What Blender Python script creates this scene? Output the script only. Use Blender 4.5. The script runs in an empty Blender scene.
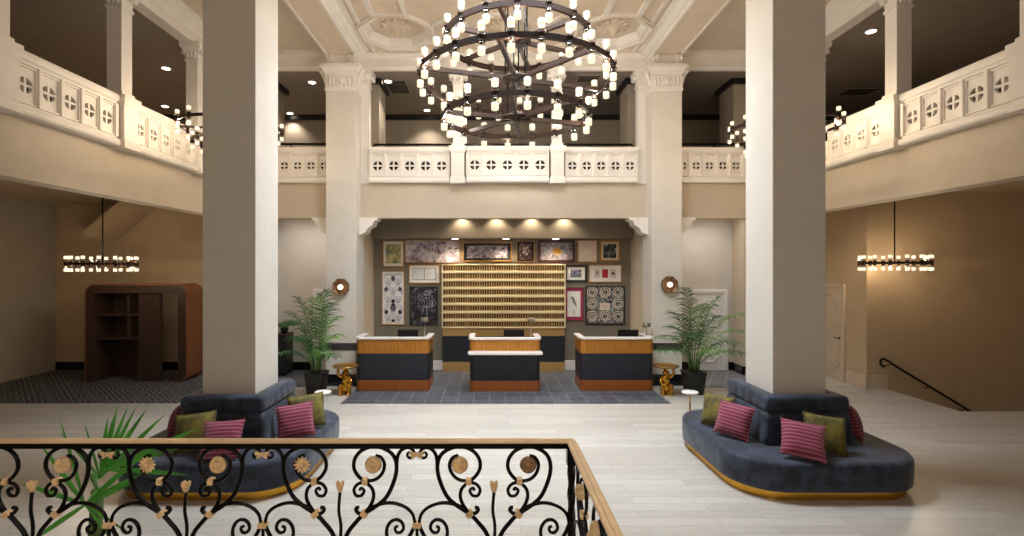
import bpy, bmesh, math, random
from mathutils import Vector, Matrix, noise
random.seed(7)
S = bpy.context.scene
C = S.collection
PI = math.pi
R = math.radians
sin, cos = math.sin, math.cos

# ------------------------------------------------------------------ measured view
CAMX, CAMZ, F, VX, VY = -0.305, 2.64, 500.0, 490.3, 268.0
def P(px, py, d):
    return Vector((CAMX + (px - VX) * d / F, d, CAMZ - (py - VY) * d / F))

# ------------------------------------------------------------------ materials
def lin(c):
    out = []
    for v in c:
        v /= 255.0
        out.append(v / 12.92 if v <= 0.04045 else ((v + 0.055) / 1.055) ** 2.4)
    return (out[0], out[1], out[2], 1.0)
M = {}
def nodes(name):
    m = bpy.data.materials.new(name); m.use_nodes = True
    M[name] = m
    nt = m.node_tree
    return m, nt, nt.nodes['Principled BSDF']
def link(nt, a, b): nt.links.new(a, b)
def coords(nt, scale=(1, 1, 1), rot=(0, 0, 0), kind='Object'):
    tc = nt.nodes.new('ShaderNodeTexCoord'); mp = nt.nodes.new('ShaderNodeMapping')
    mp.inputs['Scale'].default_value = scale; mp.inputs['Rotation'].default_value = rot
    link(nt, tc.outputs[kind], mp.inputs['Vector'])
    return mp.outputs['Vector']
def noise_tex(nt, vec, scale, detail=4, rough=0.55):
    n = nt.nodes.new('ShaderNodeTexNoise'); n.inputs['Scale'].default_value = scale
    n.inputs['Detail'].default_value = detail; n.inputs['Roughness'].default_value = rough
    if vec: link(nt, vec, n.inputs['Vector'])
    return n
def ramp(nt, fac, stops):
    r = nt.nodes.new('ShaderNodeValToRGB')
    e = r.color_ramp.elements
    e[0].position, e[0].color = stops[0]
    e[1].position, e[1].color = stops[-1]
    for p, c in stops[1:-1]:
        k = e.new(p); k.color = c
    link(nt, fac, r.inputs['Fac'])
    return r.outputs['Color']
def mixc(nt, fac, a, b, mode='MIX'):
    m = nt.nodes.new('ShaderNodeMix'); m.data_type = 'RGBA'; m.blend_type = mode
    if isinstance(fac, float): m.inputs[0].default_value = fac
    else: link(nt, fac, m.inputs[0])
    for k, v in ((6, a), (7, b)):
        if isinstance(v, tuple): m.inputs[k].default_value = v
        else: link(nt, v, m.inputs[k])
    return m.outputs[2]
def bump(nt, bs, height, strength, dist=0.01):
    b = nt.nodes.new('ShaderNodeBump'); b.inputs['Strength'].default_value = strength
    b.inputs['Distance'].default_value = dist
    link(nt, height, b.inputs['Height']); link(nt, b.outputs['Normal'], bs.inputs['Normal'])
def dark(c, f): return tuple(v * f for v in c[:3]) + (1.0,)
def plain(name, col, rough=0.6, metal=0.0, var=0.08, scale=3.0, bmp=0.0, bscale=60.0, sheen=0.0, stretch=(1, 1, 1)):
    m, nt, bs = nodes(name)
    c = lin(col)
    v = coords(nt, stretch)
    n = noise_tex(nt, v, scale)
    link(nt, ramp(nt, n.outputs['Fac'], [(0.3, dark(c, 1 - var)), (0.7, dark(c, 1 + var))]), bs.inputs['Base Color'])
    bs.inputs['Roughness'].default_value = rough; bs.inputs['Metallic'].default_value = metal
    if sheen:
        bs.inputs['Sheen Weight'].default_value = sheen
        bs.inputs['Sheen Roughness'].default_value = 0.4
    if bmp:
        n2 = noise_tex(nt, v, bscale, 3)
        bump(nt, bs, n2.outputs['Fac'], bmp)
    return m
plain('wall_paint', (202, 187, 166), 0.7, var=0.03, bmp=0.04)
plain('pillar_paint', (219, 212, 202), 0.6, var=0.03, bmp=0.04)
plain('white_plaster', (236, 229, 220), 0.55, var=0.03, bmp=0.05)
plain('ceiling_plaster', (226, 208, 186), 0.7, var=0.05, scale=5, bmp=0.1, bscale=25)
plain('ceiling_relief', (224, 207, 186), 0.7, var=0.06, scale=5, bmp=0.9, bscale=7)
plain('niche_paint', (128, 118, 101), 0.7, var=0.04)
plain('bay_paint', (208, 202, 195), 0.7, var=0.03)
plain('passage_paint', (188, 164, 132), 0.65, var=0.04)
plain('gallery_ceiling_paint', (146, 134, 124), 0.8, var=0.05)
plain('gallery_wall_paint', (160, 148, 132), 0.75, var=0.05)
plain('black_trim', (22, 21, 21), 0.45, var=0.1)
plain('black_iron', (16, 16, 18), 0.25, metal=0.6, var=0.2, scale=30)
plain('bronze', (44, 27, 17), 0.6, metal=0.0, var=0.25, scale=8)
M['bronze'].node_tree.nodes['Principled BSDF'].inputs['Specular IOR Level'].default_value = 0.2
plain('brass_rail', (238, 208, 162), 0.36, metal=0.2, var=0.08, scale=6, stretch=(0.5, 8, 8))
plain('gold', (212, 160, 62), 0.26, metal=1.0, var=0.08, scale=9)
plain('gilt', (252, 218, 168), 0.4, metal=0.05, var=0.25, scale=45)
plain('old_bronze', (100, 70, 46), 0.5, metal=0.6, var=0.3, scale=60)
plain('aged_gilt', (170, 138, 102), 0.45, metal=0.2, var=0.3, scale=60)
plain('brushed_brass', (196, 158, 100), 0.42, metal=0.5, var=0.08, scale=10, stretch=(1, 1, 12))
plain('pale_brass', (228, 208, 166), 0.42, metal=0.15, var=0.05, scale=8)
plain('rack_back', (52, 42, 32), 0.8, var=0.2)
plain('navy_leather', (34, 37, 46), 0.5, var=0.12, scale=12, bmp=0.1, bscale=120)
plain('marble', (238, 232, 226), 0.25, var=0.04, scale=4)
plain('black_plastic', (18, 19, 22), 0.35, var=0.1)
plain('screen_grey', (46, 50, 58), 0.2, var=0.1)
plain('nickel', (176, 168, 156), 0.3, metal=0.9, var=0.05)
plain('pot_black', (26, 26, 28), 0.5, var=0.15, scale=9)
plain('soil', (58, 46, 36), 0.9, var=0.4, scale=40, bmp=0.6)
plain('cane', (92, 116, 62), 0.6, var=0.25, scale=14)
plain('leaf', (58, 106, 54), 0.42, var=0.45, scale=7)
plain('leaf_light', (116, 164, 78), 0.42, var=0.3, scale=7)
plain('leaf_bright', (88, 178, 70), 0.36, var=0.4, scale=6)
plain('gold_paint_frame', (186, 136, 66), 0.4, metal=0.4, var=0.15, scale=30)
plain('black_frame', (26, 25, 26), 0.4, var=0.1)
plain('red_frame', (74, 30, 36), 0.4, var=0.1)
plain('mat_white', (236, 232, 226), 0.8, var=0.02)
plain('mat_cream', (226, 208, 188), 0.8, var=0.05)
plain('mat_magenta', (168, 52, 92), 0.8, var=0.05)
plain('mat_black', (30, 29, 32), 0.8, var=0.1)
plain('print_red', (176, 44, 60), 0.8, var=0.1)
plain('print_blush', (214, 196, 180), 0.8, var=0.2, scale=40)
plain('print_grey', (132, 130, 134), 0.8, var=0.3, scale=40)
plain('ink', (52, 46, 54), 0.8, var=0.3, scale=40)
plain('ink_pale', (164, 158, 172), 0.8, var=0.1, scale=40)
plain('door_white', (236, 234, 234), 0.45, var=0.02)
plain('door_tan', (196, 176, 152), 0.45, var=0.03)
plain('stone_black', (20, 20, 24), 0.2, var=0.4, scale=26)
plain('landing_stone', (176, 168, 158), 0.5, var=0.08)

def wood(name, c1, c2, rough=0.35, stretch=(2, 2, 30), metal=0.0, scale=3.0):
    m, nt, bs = nodes(name)
    v = coords(nt, stretch)
    n = noise_tex(nt, v, scale, 6, 0.6)
    link(nt, ramp(nt, n.outputs['Fac'], [(0.3, lin(c1)), (0.7, lin(c2))]), bs.inputs['Base Color'])
    bs.inputs['Roughness'].default_value = rough; bs.inputs['Metallic'].default_value = metal
    return m
wood('desk_wood', (150, 86, 26), (220, 154, 66), 0.3, (30, 30, 1.2), metal=0.25)
wood('desk_base_wood', (132, 70, 24), (176, 100, 42), 0.32, (30, 30, 1.2), metal=0.2)
wood('dark_wood', (42, 30, 25), (72, 50, 40), 0.4, (20, 20, 1.5))
wood('orange_wood', (100, 60, 38), (140, 88, 56), 0.35, (20, 20, 1.5))

def velvet(name, c, sheen=0.6):
    m, nt, bs = nodes(name)
    c = lin(c)
    v = coords(nt)
    n = noise_tex(nt, v, 5.5, 5, 0.65)
    link(nt, ramp(nt, n.outputs['Fac'], [(0.42, dark(c, 0.6)), (0.60, dark(c, 1.6))]), bs.inputs['Base Color'])
    bs.inputs['Roughness'].default_value = 0.75
    bs.inputs['Sheen Weight'].default_value = sheen; bs.inputs['Sheen Roughness'].default_value = 0.35
    n2 = noise_tex(nt, v, 180, 2); bump(nt, bs, n2.outputs['Fac'], 0.12, 0.004)
velvet('navy_velvet', (44, 51, 67), 0.35)
velvet('olive_velvet', (98, 88, 32), 0.3)
def striped(name, c1, c2):
    m, nt, bs = nodes(name)
    v = coords(nt)
    w = nt.nodes.new('ShaderNodeTexWave'); w.wave_type = 'BANDS'; w.bands_direction = 'Z'
    w.inputs['Scale'].default_value = 7.2; w.inputs['Distortion'].default_value = 0.25
    link(nt, v, w.inputs['Vector'])
    link(nt, ramp(nt, w.outputs['Fac'], [(0.74, lin(c1)), (0.9, lin(c2))]), bs.inputs['Base Color'])
    bs.inputs['Roughness'].default_value = 0.8; bs.inputs['Sheen Weight'].default_value = 0.3
    n2 = noise_tex(nt, v, 140, 2); bump(nt, bs, n2.outputs['Fac'], 0.2, 0.004)
striped('magenta_stripe', (118, 34, 58), (172, 94, 116))

def brickmat(name, c1, c2, cm, w, h, mortar, offset=0.5, rough=0.4, rot=0.0, grain=(3, 26, 1), gscale=2.0, gamt=0.12, bmp=0.15, bias=0.0):
    m, nt, bs = nodes(name)
    v = coords(nt, (1, 1, 1), (0, 0, rot))
    b = nt.nodes.new('ShaderNodeTexBrick')
    b.offset = offset; b.squash = 1.0
    b.inputs['Scale'].default_value = 1.0
    b.inputs['Brick Width'].default_value = w; b.inputs['Row Height'].default_value = h
    b.inputs['Mortar Size'].default_value = mortar; b.inputs['Mortar Smooth'].default_value = 0.1
    b.inputs['Bias'].default_value = bias
    b.inputs['Color1'].default_value = lin(c1); b.inputs['Color2'].default_value = lin(c2); b.inputs['Mortar'].default_value = lin(cm)
    link(nt, v, b.inputs['Vector'])
    gv = coords(nt, grain, (0, 0, rot))
    n = noise_tex(nt, gv, gscale, 6, 0.65)
    g = ramp(nt, n.outputs['Fac'], [(0.3, (1 - gamt, 1 - gamt, 1 - gamt, 1)), (0.7, (1 + gamt, 1 + gamt, 1 + gamt, 1))])
    link(nt, mixc(nt, 1.0, b.outputs['Color'], g, 'MULTIPLY'), bs.inputs['Base Color'])
    bs.inputs['Roughness'].default_value = rough
    inv = nt.nodes.new('ShaderNodeMath'); inv.operation = 'SUBTRACT'; inv.inputs[0].default_value = 1.0
    link(nt, b.outputs['Fac'], inv.inputs[1])
    bump(nt, bs, inv.outputs[0], bmp, 0.003)
    return m
brickmat('plank_floor', (202, 196, 187), (186, 179, 169), (158, 150, 140), 1.3, 0.16, 0.003, 0.4, 0.3, grain=(1.4, 16, 1), gscale=2.2, gamt=0.1)
brickmat('slate_tile', (66, 70, 80), (88, 93, 102), (150, 152, 156), 0.32, 0.32, 0.006, 0.0, 0.38, grain=(3, 3, 3), gscale=3, gamt=0.5)
def carpet(name, base, line, cell):
    m, nt, bs = nodes(name)
    outs = []
    for rot in (R(45), R(-45)):
        b = nt.nodes.new('ShaderNodeTexBrick'); b.offset = .5
        b.inputs['Scale'].default_value = 1.0; b.inputs['Brick Width'].default_value = .42; b.inputs['Row Height'].default_value = .085
        b.inputs['Mortar Size'].default_value = .008; b.inputs['Color1'].default_value = lin(base); b.inputs['Color2'].default_value = dark(lin(base), .8); b.inputs['Mortar'].default_value = lin(line)
        link(nt, coords(nt, (1, 1, 1), (0, 0, rot)), b.inputs['Vector']); outs.append(b.outputs['Color'])
    ck = nt.nodes.new('ShaderNodeTexChecker'); ck.inputs['Scale'].default_value = 1.0
    link(nt, coords(nt, (1 / cell, 1 / cell, .01), (0, 0, 0)), ck.inputs['Vector'])
    link(nt, mixc(nt, ck.outputs['Fac'], outs[0], outs[1]), bs.inputs['Base Color']); bs.inputs['Roughness'].default_value = .95
carpet('carpet', (56, 56, 60), (138, 134, 130), .45)
brickmat('bay_carpet', (62, 62, 66), (80, 80, 84), (160, 158, 156), 0.9, 0.09, 0.02, 0.35, 0.95, rot=R(28), grain=(20, 20, 20), gscale=4, gamt=0.25)
brickmat('mosaic', (34, 33, 36), (70, 66, 66), (96, 92, 90), 0.06, 0.04, 0.004, 0.5, 0.3, grain=(9, 9, 9))

def emis(name, col, s):
    m, nt, bs = nodes(name)
    bs.inputs['Base Color'].default_value = (0.12, 0.1, 0.07, 1)
    bs.inputs['Emission Color'].default_value = col
    bs.inputs['Emission Strength'].default_value = s
    return m
emis('lit_glass', (1.0, 0.87, 0.62, 1), 0.66)
emis('lit_small_glass', (1.0, 0.86, 0.60, 1), 0.8)
emis('lit_globe', (1.0, 0.86, 0.62, 1), 2.2)
emis('lit_lens', (1.0, 0.86, 0.66, 1), 9.0)
def thin_glass(name, tint, gloss):
    m, nt, bs = nodes(name); out = nt.nodes['Material Output']
    tr = nt.nodes.new('ShaderNodeBsdfTransparent'); tr.inputs['Color'].default_value = tint
    gl = nt.nodes.new('ShaderNodeBsdfGlossy'); gl.inputs['Roughness'].default_value = 0.05
    lw = nt.nodes.new('ShaderNodeLayerWeight'); lw.inputs['Blend'].default_value = gloss
    mx = nt.nodes.new('ShaderNodeMixShader')
    link(nt, lw.outputs['Facing'], mx.inputs['Fac']); link(nt, tr.outputs[0], mx.inputs[1]); link(nt, gl.outputs[0], mx.inputs[2])
    link(nt, mx.outputs[0], out.inputs['Surface'])
thin_glass('clear_glass', (0.9, 0.86, 0.8, 1), 0.25)
thin_glass('window_glass', (0.96, 0.98, 1, 1), 0.1)

# printed pictures
def art(name, stops, scale, detail=5, dist=0.0, kind='noise', rough=0.6, stretch=(1, 1, 1)):
    m, nt, bs = nodes(name)
    v = coords(nt, stretch)
    if kind == 'noise':
        n = noise_tex(nt, v, scale, detail, 0.6); n.inputs['Distortion'].default_value = dist
        f = n.outputs['Fac']
    else:
        n = nt.nodes.new('ShaderNodeTexVoronoi'); n.inputs['Scale'].default_value = scale
        n.feature = 'SMOOTH_F1' if kind == 'smooth' else 'F1'
        link(nt, v, n.inputs['Vector']); f = n.outputs['Distance']
    link(nt, ramp(nt, f, [(p, lin(c)) for p, c in stops]), bs.inputs['Base Color'])
    bs.inputs['Roughness'].default_value = rough
art('art_meadow', [(0.38, (84, 118, 116)), (0.5, (170, 158, 92)), (0.6, (206, 196, 150))], 5.0, 3)
art('art_blossom', [(0.34, (110, 74, 92)), (0.46, (168, 154, 164)), (0.6, (222, 212, 214))], 4, 5, 0.4)
art('art_cloud', [(0.36, (62, 52, 62)), (0.5, (150, 138, 150)), (0.66, (206, 198, 204))], 14, 6, 1.0)
art('art_flowers_dark', [(0.42, (34, 30, 34)), (0.55, (120, 84, 84)), (0.66, (212, 200, 192))], 16, 4, 0.6)
art('art_medallion', [(0.38, (78, 76, 84)), (0.52, (136, 130, 136)), (0.64, (176, 160, 160))], 16, 5, 1.2)
art('art_sketch', [(0.4, (226, 208, 186)), (0.52, (232, 216, 200)), (0.64, (206, 170, 160))], 9, 6, 1.5)
art('art_photo', [(0.46, (30, 30, 32)), (0.56, (96, 94, 94)), (0.66, (196, 192, 188))], 9, 4, 0.5)
art('art_pages', [(0.35, (232, 230, 224)), (0.65, (206, 208, 208))], 12, 5)
art('art_night', [(0.48, (22, 22, 25)), (0.62, (90, 90, 96)), (0.75, (200, 198, 198))], 7, 6, 0.8)
art('art_blue', [(0.4, (44, 46, 66)), (0.6, (150, 150, 172))], 26, 4, 0.5)
art('art_damask', [(0.5, (34, 37, 40)), (0.56, (190, 190, 184))], 20, 2, 2.2)

# ------------------------------------------------------------------ mesh building
class MB:
    def __init__(s): s.v, s.f, s.sm, s.mi = [], [], [], []
    def add(s, vs, fs, smooth=False, mi=0):
        b = len(s.v); s.v.extend(Vector(p) for p in vs)
        for f in fs:
            s.f.append([b + i for i in f]); s.sm.append(smooth); s.mi.append(mi)
        return s
    def box(s, c, d, rz=0.0, rot=None, mi=0):
        m = rot or Matrix.Rotation(rz, 3, 'Z')
        c = Vector(c); x, y, z = d[0] / 2, d[1] / 2, d[2] / 2
        vs = [c + m @ Vector(p) for p in ((-x, -y, -z), (x, -y, -z), (x, y, -z), (-x, y, -z), (-x, -y, z), (x, -y, z), (x, y, z), (-x, y, z))]
        return s.add(vs, [(0, 3, 2, 1), (4, 5, 6, 7), (0, 1, 5, 4), (1, 2, 6, 5), (2, 3, 7, 6), (3, 0, 4, 7)], False, mi)
    def bx(s, x0, x1, y0, y1, z0, z1, mi=0):
        return s.box(((x0 + x1) / 2, (y0 + y1) / 2, (z0 + z1) / 2), (abs(x1 - x0), abs(y1 - y0), abs(z1 - z0)), mi=mi)
    def loft(s, rings, closed=True, caps=True, smooth=True, mi=0):
        n = len(rings[0]); vs = [p for r in rings for p in r]; fs = []
        for i in range(len(rings) - 1):
            for j in range(n if closed else n - 1):
                k = (j + 1) % n
                fs.append((i * n + j, i * n + k, (i + 1) * n + k, (i + 1) * n + j))
        s.add(vs, fs, smooth, mi)
        if caps and closed:
            b = len(s.v) - len(vs)
            s.f.append([b + j for j in range(n)][::-1]); s.sm.append(False); s.mi.append(mi)
            s.f.append([b + (len(rings) - 1) * n + j for j in range(n)]); s.sm.append(False); s.mi.append(mi)
        return s
    def lathe(s, prof, c=(0, 0, 0), n=24, axis='Z', smooth=True, mi=0, a0=0.0):
        c = Vector(c); rings = []
        for r, h in prof:
            ring = []
            for i in range(n):
                a = a0 + 2 * PI * i / n
                p = (r * cos(a), r * sin(a), h) if axis == 'Z' else ((r * cos(a), h, r * sin(a)) if axis == 'Y' else (h, r * cos(a), r * sin(a)))
                ring.append(c + Vector(p))
            rings.append(ring)
        return s.loft(rings, smooth=smooth, mi=mi)
    def tube(s, pts, r, n=8, closed=False, square=False, smooth=True, up=None, mi=0, flat=1.0):
        pts = [Vector(p) for p in pts]; m = len(pts); rings = []
        u = None
        for i, p in enumerate(pts):
            if closed: t = pts[(i + 1) % m] - pts[i - 1]
            else: t = pts[min(i + 1, m - 1)] - pts[max(i - 1, 0)]
            t.normalize()
            if u is None:
                ref = Vector(up) if up else (Vector((0, 0, 1)) if abs(t.z) < 0.9 else Vector((1, 0, 0)))
                u = ref
            u = u - t * u.dot(t); u.normalize()
            w = t.cross(u)
            rr = r(i / max(1, m - 1)) if callable(r) else r
            a0 = PI / 4 if square else 0
            k = 4 if square else n
            rings.append([p + (u * cos(a0 + 2 * PI * j / k) * flat + w * sin(a0 + 2 * PI * j / k)) * rr * (1.414 if square else 1) for j in range(k)])
        if closed: rings.append(rings[0])
        return s.loft(rings, caps=not closed, smooth=smooth and not square, mi=mi)
    def ball(s, c, r, n=12, sc=(1, 1, 1), rot=None, mi=0):
        c = Vector(c); rings = []
        for i in range(n // 2 + 1):
            th = PI * i / (n // 2); th = min(max(th, 0.03), PI - 0.03)
            ring = []
            for j in range(n):
                q = Vector((r * sc[0] * sin(th) * cos(2 * PI * j / n), r * sc[1] * sin(th) * sin(2 * PI * j / n), -r * sc[2] * cos(th)))
                ring.append(c + (rot @ q if rot else q))
            rings.append(ring)
        return s.loft(rings, mi=mi)
    def prism(s, poly, h0, h1, axis='Z', mi=0, smooth=False):
        """poly of (a, b): axis Z -> (x, y); axis Y -> (x, z); axis X -> (y, z)"""
        def q(a, b, h): return {'Z': (a, b, h), 'Y': (a, h, b), 'X': (h, a, b)}[axis]
        return s.loft([[Vector(q(a, b, h0)) for a, b in poly], [Vector(q(a, b, h1)) for a, b in poly]], smooth=smooth, mi=mi)
    def mesh(s, name, mats, org=(0, 0, 0)):
        me = bpy.data.meshes.new(name); o = Vector(org)
        me.from_pydata([tuple(p - o) for p in s.v], [], s.f)
        me.polygons.foreach_set('use_smooth', s.sm); me.polygons.foreach_set('material_index', s.mi)
        for m in (mats if isinstance(mats, (list, tuple)) else [mats]): me.materials.append(M[m])
        bm = bmesh.new(); bm.from_mesh(me); bmesh.ops.recalc_face_normals(bm, faces=bm.faces); bm.to_mesh(me); bm.free()
        me.update(); return me
    def build(s, name, mat, parent=None, bevel=0.0, seg=2):
        org = root_org(parent)
        o = bpy.data.objects.new(name, s.mesh(name, mat, org)); C.objects.link(o)
        if parent: o.parent = parent
        if bevel: add_bevel(o, bevel, seg)
        return o
def add_bevel(o, w, seg=2):
    b = o.modifiers.new('soft', 'BEVEL'); b.width = w; b.segments = seg; b.limit_method = 'ANGLE'; b.angle_limit = R(35)
    return o
def root_org(o):
    if o is None: return Vector((0, 0, 0))
    p = Vector((0, 0, 0))
    while o: p = p + o.location; o = o.parent
    return p
def newobj(name, me, parent=None, loc=(0, 0, 0), rot=(0, 0, 0)):
    o = bpy.data.objects.new(name, me); C.objects.link(o); o.location = loc; o.rotation_euler = rot
    if parent: o.parent = parent
    return o
def tag(o, label=None, cat=None, group=None, kind=None):
    if label: o['label'] = label
    if cat: o['category'] = cat
    if group: o['group'] = group
    if kind: o['kind'] = kind
    return o
def thing(name, label, cat, loc=(0, 0, 0), rz=0.0, group=None):
    o = bpy.data.objects.new(name, None); C.objects.link(o); o.empty_display_size = 0.1
    o.location = loc; o.rotation_euler = (0, 0, rz)
    return tag(o, label, cat, group)
def struct(o): o['kind'] = 'structure'; return o
def copy_tree(o, parent=None, **kw):
    c = o.copy(); C.objects.link(c); c.parent = parent
    for ch in list(o.children): copy_tree(ch, c)
    return c
def dup(o, loc, label, rz=None):
    c = copy_tree(o); c.location = loc; c['label'] = label
    if rz is not None: c.rotation_euler = (0, 0, rz)
    return c
def plate(outlines, depth):
    """flat outline(s) with even-odd holes in the local XY plane, thickened along Z -> mesh data"""
    cu = bpy.data.curves.new('outline', 'CURVE'); cu.dimensions = '2D'; cu.fill_mode = 'BOTH'; cu.extrude = depth / 2
    for o in outlines:
        sp = cu.splines.new('POLY'); sp.points.add(len(o) - 1)
        for p, (x, y) in zip(sp.points, o): p.co = (x, y, 0, 1)
        sp.use_cyclic_u = True
    ob = bpy.data.objects.new('outline', cu); C.objects.link(ob)
    dg = bpy.context.evaluated_depsgraph_get(); dg.update()
    me = bpy.data.meshes.new_from_object(ob.evaluated_get(dg))
    bpy.data.objects.remove(ob); bpy.data.curves.remove(cu)
    return me
def spline(pts, k=6):
    pts = [Vector(p) for p in pts]; out = []
    for i in range(len(pts) - 1):
        p0, p1, p2, p3 = pts[max(i - 1, 0)], pts[i], pts[i + 1], pts[min(i + 2, len(pts) - 1)]
        for j in range(k):
            t = j / k
            out.append(0.5 * ((2 * p1) + (p2 - p0) * t + (2 * p0 - 5 * p1 + 4 * p2 - p3) * t * t + (3 * p1 - p0 - 3 * p2 + p3) * t ** 3))
    out.append(pts[-1]); return out
def rsq(hx, hy, r, z, c=(0, 0), n=6, dense=0):
    """rounded rectangle ring"""
    r = min(r, hx - 1e-4, hy - 1e-4); pts = []
    for k, (sx, sy) in enumerate(((1, 1), (-1, 1), (-1, -1), (1, -1))):
        for i in range(n + 1):
            a = PI / 2 * (k + i / n)
            pts.append((c[0] + sx * (hx - r) + r * cos(a), c[1] + sy * (hy - r) + r * sin(a)))
    if dense:
        out = []
        for i, p in enumerate(pts):
            q = pts[(i + 1) % len(pts)]; out.append(p)
            d = math.hypot(q[0] - p[0], q[1] - p[1])
            if d > 0.2:
                for j in range(1, dense): out.append((p[0] + (q[0] - p[0]) * j / dense, p[1] + (q[1] - p[1]) * j / dense))
        pts = out
    return [Vector((x, y, z)) for x, y in pts]

# ================================================================== THE SETTING
YB = 12.9          # rear wall of the ground floor
ZC, ZH = 7.65, 7.23
PX0, PX1 = 3.31, 3.99      # pillar faces
XB = 6.3           # side balconies
XO = 11.5

# floor (with the stair well on the right left open)
f = MB()
f.bx(-XO, 8.35, -4, 13.2, -0.2, 0)
f.bx(8.35, XO, -4, 9.2, -0.2, 0); f.bx(8.35, XO, 11.05, 13.2, -0.2, 0)
struct(f.build('floor', 'plank_floor'))
st = MB()
for i in range(8):
    st.bx(8.35 + 0.28 * i, 8.35 + 0.28 * (i + 1), 9.2, 10.9, -1.7, -0.17 * (i + 1))
st.bx(8.35, XO, 9.0, 9.2, -1.7, -0.2)
struct(st.build('floor_steps', 'plank_floor'))
struct(MB().bx(-3.22, 3.22, 9.72, YB, 0, 0.006).build('floor_tile', 'slate_tile'))
cp = MB(); cp.bx(-XO, -6.4, 9.75, YB, 0, 0.012); cp.bx(-6.4, -3.99, 11.1, YB, 0, 0.012)
struct(cp.build('floor_carpet', 'carpet'))
struct(MB().bx(3.99, 5.93, 11.05, YB, 0, 0.012).build('floor_runner', 'bay_carpet'))

# rear wall, ground floor
struct(MB().bx(-3.31, 3.31, YB, YB + 0.15, 0, 4.4).build('wall_niche', 'niche_paint'))
struct(MB().bx(-6.3, -3.31, YB, YB + 0.15, 0, 4.4).build('wall_rear_left', 'bay_paint'))
struct(MB().bx(-XO, -6.3, YB, YB + 0.15, 0, 4.4).build('wall_passage_left', 'passage_paint'))
struct(MB().bx(3.31, XO, YB, YB + 0.15, 0, 4.4).build('wall_rear_right', 'bay_paint'))
for sx, nm in ((-1, 'left'), (1, 'right')):      # piers that close the niche behind each rear pillar
    x0, x1 = sorted((sx * PX0, sx * PX1))
    struct(MB().bx(x0, x1, 11.9, YB - 0.001, 0, 4.299).build('wall_niche_' + nm, 'wall_paint'))
struct(MB().bx(5.93, 6.5, 12.3, YB, 0, 4.3).build('wall_pier_right', 'wall_paint'))
struct(MB().bx(-6.5, -5.93, 12.3, YB, 0, 4.3).build('wall_pier_left', 'wall_paint'))
# right hand passage
struct(MB().bx(7.9, 8.05, 10.9, YB - 0.001, 0, 4.3).build('wall_passage', 'passage_paint'))
struct(MB().bx(8.05, XO, 10.9, 11.05, -1.7, 4.3).build('wall_stair', 'passage_paint'))
# outer walls and the wall behind the viewer with tall windows
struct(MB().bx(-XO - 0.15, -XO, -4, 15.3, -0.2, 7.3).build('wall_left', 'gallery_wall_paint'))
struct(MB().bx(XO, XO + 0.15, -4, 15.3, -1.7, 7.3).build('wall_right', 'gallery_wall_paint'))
wins = [(-7.6, 2.2), (-2.55, 2.2), (2.55, 2.2), (7.6, 2.2)]
wb = MB(); xs = [-XO] + [v for c, w in wins for v in (c - w / 2 - .3, c + w / 2 + .3)] + [XO]
for i in range(0, len(xs), 2): wb.bx(xs[i], xs[i + 1], -4.3, -4, 0, 8.2)
for i in range(1, len(xs) - 1, 2):
    wb.bx(xs[i], xs[i + 1], -4.3, -4, 0, 1.6); wb.bx(xs[i], xs[i + 1], -4.3, -4, 6.6, 8.2)
struct(wb.build('wall_behind', 'wall_paint'))
for i, (c, w) in enumerate(wins):
    a, b = c - w / 2 - .3, c + w / 2 + .3
    t = MB()
    for x in (a, (a + b) / 2, b): t.bx(x - .05, x + .05, -4.22, -4.08, 1.6, 6.6)
    for z in (1.65, 3.3, 4.95, 6.55): t.bx(a, b, -4.2, -4.1, z - .05, z + .05)
    wo = struct(t.build('window_%d' % (i + 1), 'white_plaster'))
    MB().bx(a, b, -4.16, -4.14, 1.6, 6.6).build('pane', 'window_glass', wo)

# landing the viewer stands on
struct(MB().bx(-2.75, 0.32, -3.9, 2.42, 0.0, 0.9).build('floor_landing', 'landing_stone'))

# balcony slabs and fascias
def slab(nm, x0, x1, y0, y1, m='wall_paint'):
    return struct(MB().bx(x0, x1, y0, y1, 3.8, 4.6).build(nm, m))
slab('wall_fascia_rear', -PX0, PX0, 11.6, 11.9)
slab('wall_fascia_rear_left', -6.4, -PX1, 11.6, 11.9)
slab('wall_fascia_rear_right', PX1, 6.4, 11.6, 11.9)
slab('wall_fascia_left', -6.7, -6.4, 2, 11.9)
slab('wall_fascia_right', 6.4, 6.7, 2, 11.9)
struct(MB().bx(-6.4, 6.4, 11.9, 15.1, 4.3, 4.6).build('ceiling_under_rear_gallery', 'niche_paint'))
struct(MB().bx(-3.31, 3.31, 11.9, YB, 3.95, 4.05).build('ceiling_niche', 'wall_paint'))
struct(MB().bx(-XO, -6.7, 2, 15.1, 4.3, 4.6).build('ceiling_under_left_gallery', 'passage_paint'))
struct(MB().bx(6.7, XO, 2, 15.1, 4.3, 4.6).build('ceiling_under_right_gallery', 'passage_paint'))
# bulkhead over the reception niche: centre run with angled ends
bk = MB(); bk.prism([(-3.3, 12.62), (-2.2, 12.35), (2.1, 12.35), (3.3, 12.62), (3.3, YB - .001), (-3.3, YB - .001)], 3.38, 3.949, 'Z')
struct(bk.build('beam_over_niche', 'niche_paint'))
# sloping underside seen at the far left
sl = MB(); sl.box((-9.25, 12.35, 4.0), (1.8, 1.0, 0.16), rot=Matrix.Rotation(R(-40), 3, 'Y'))
struct(sl.build('beam_sloping', 'passage_paint'))

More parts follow.
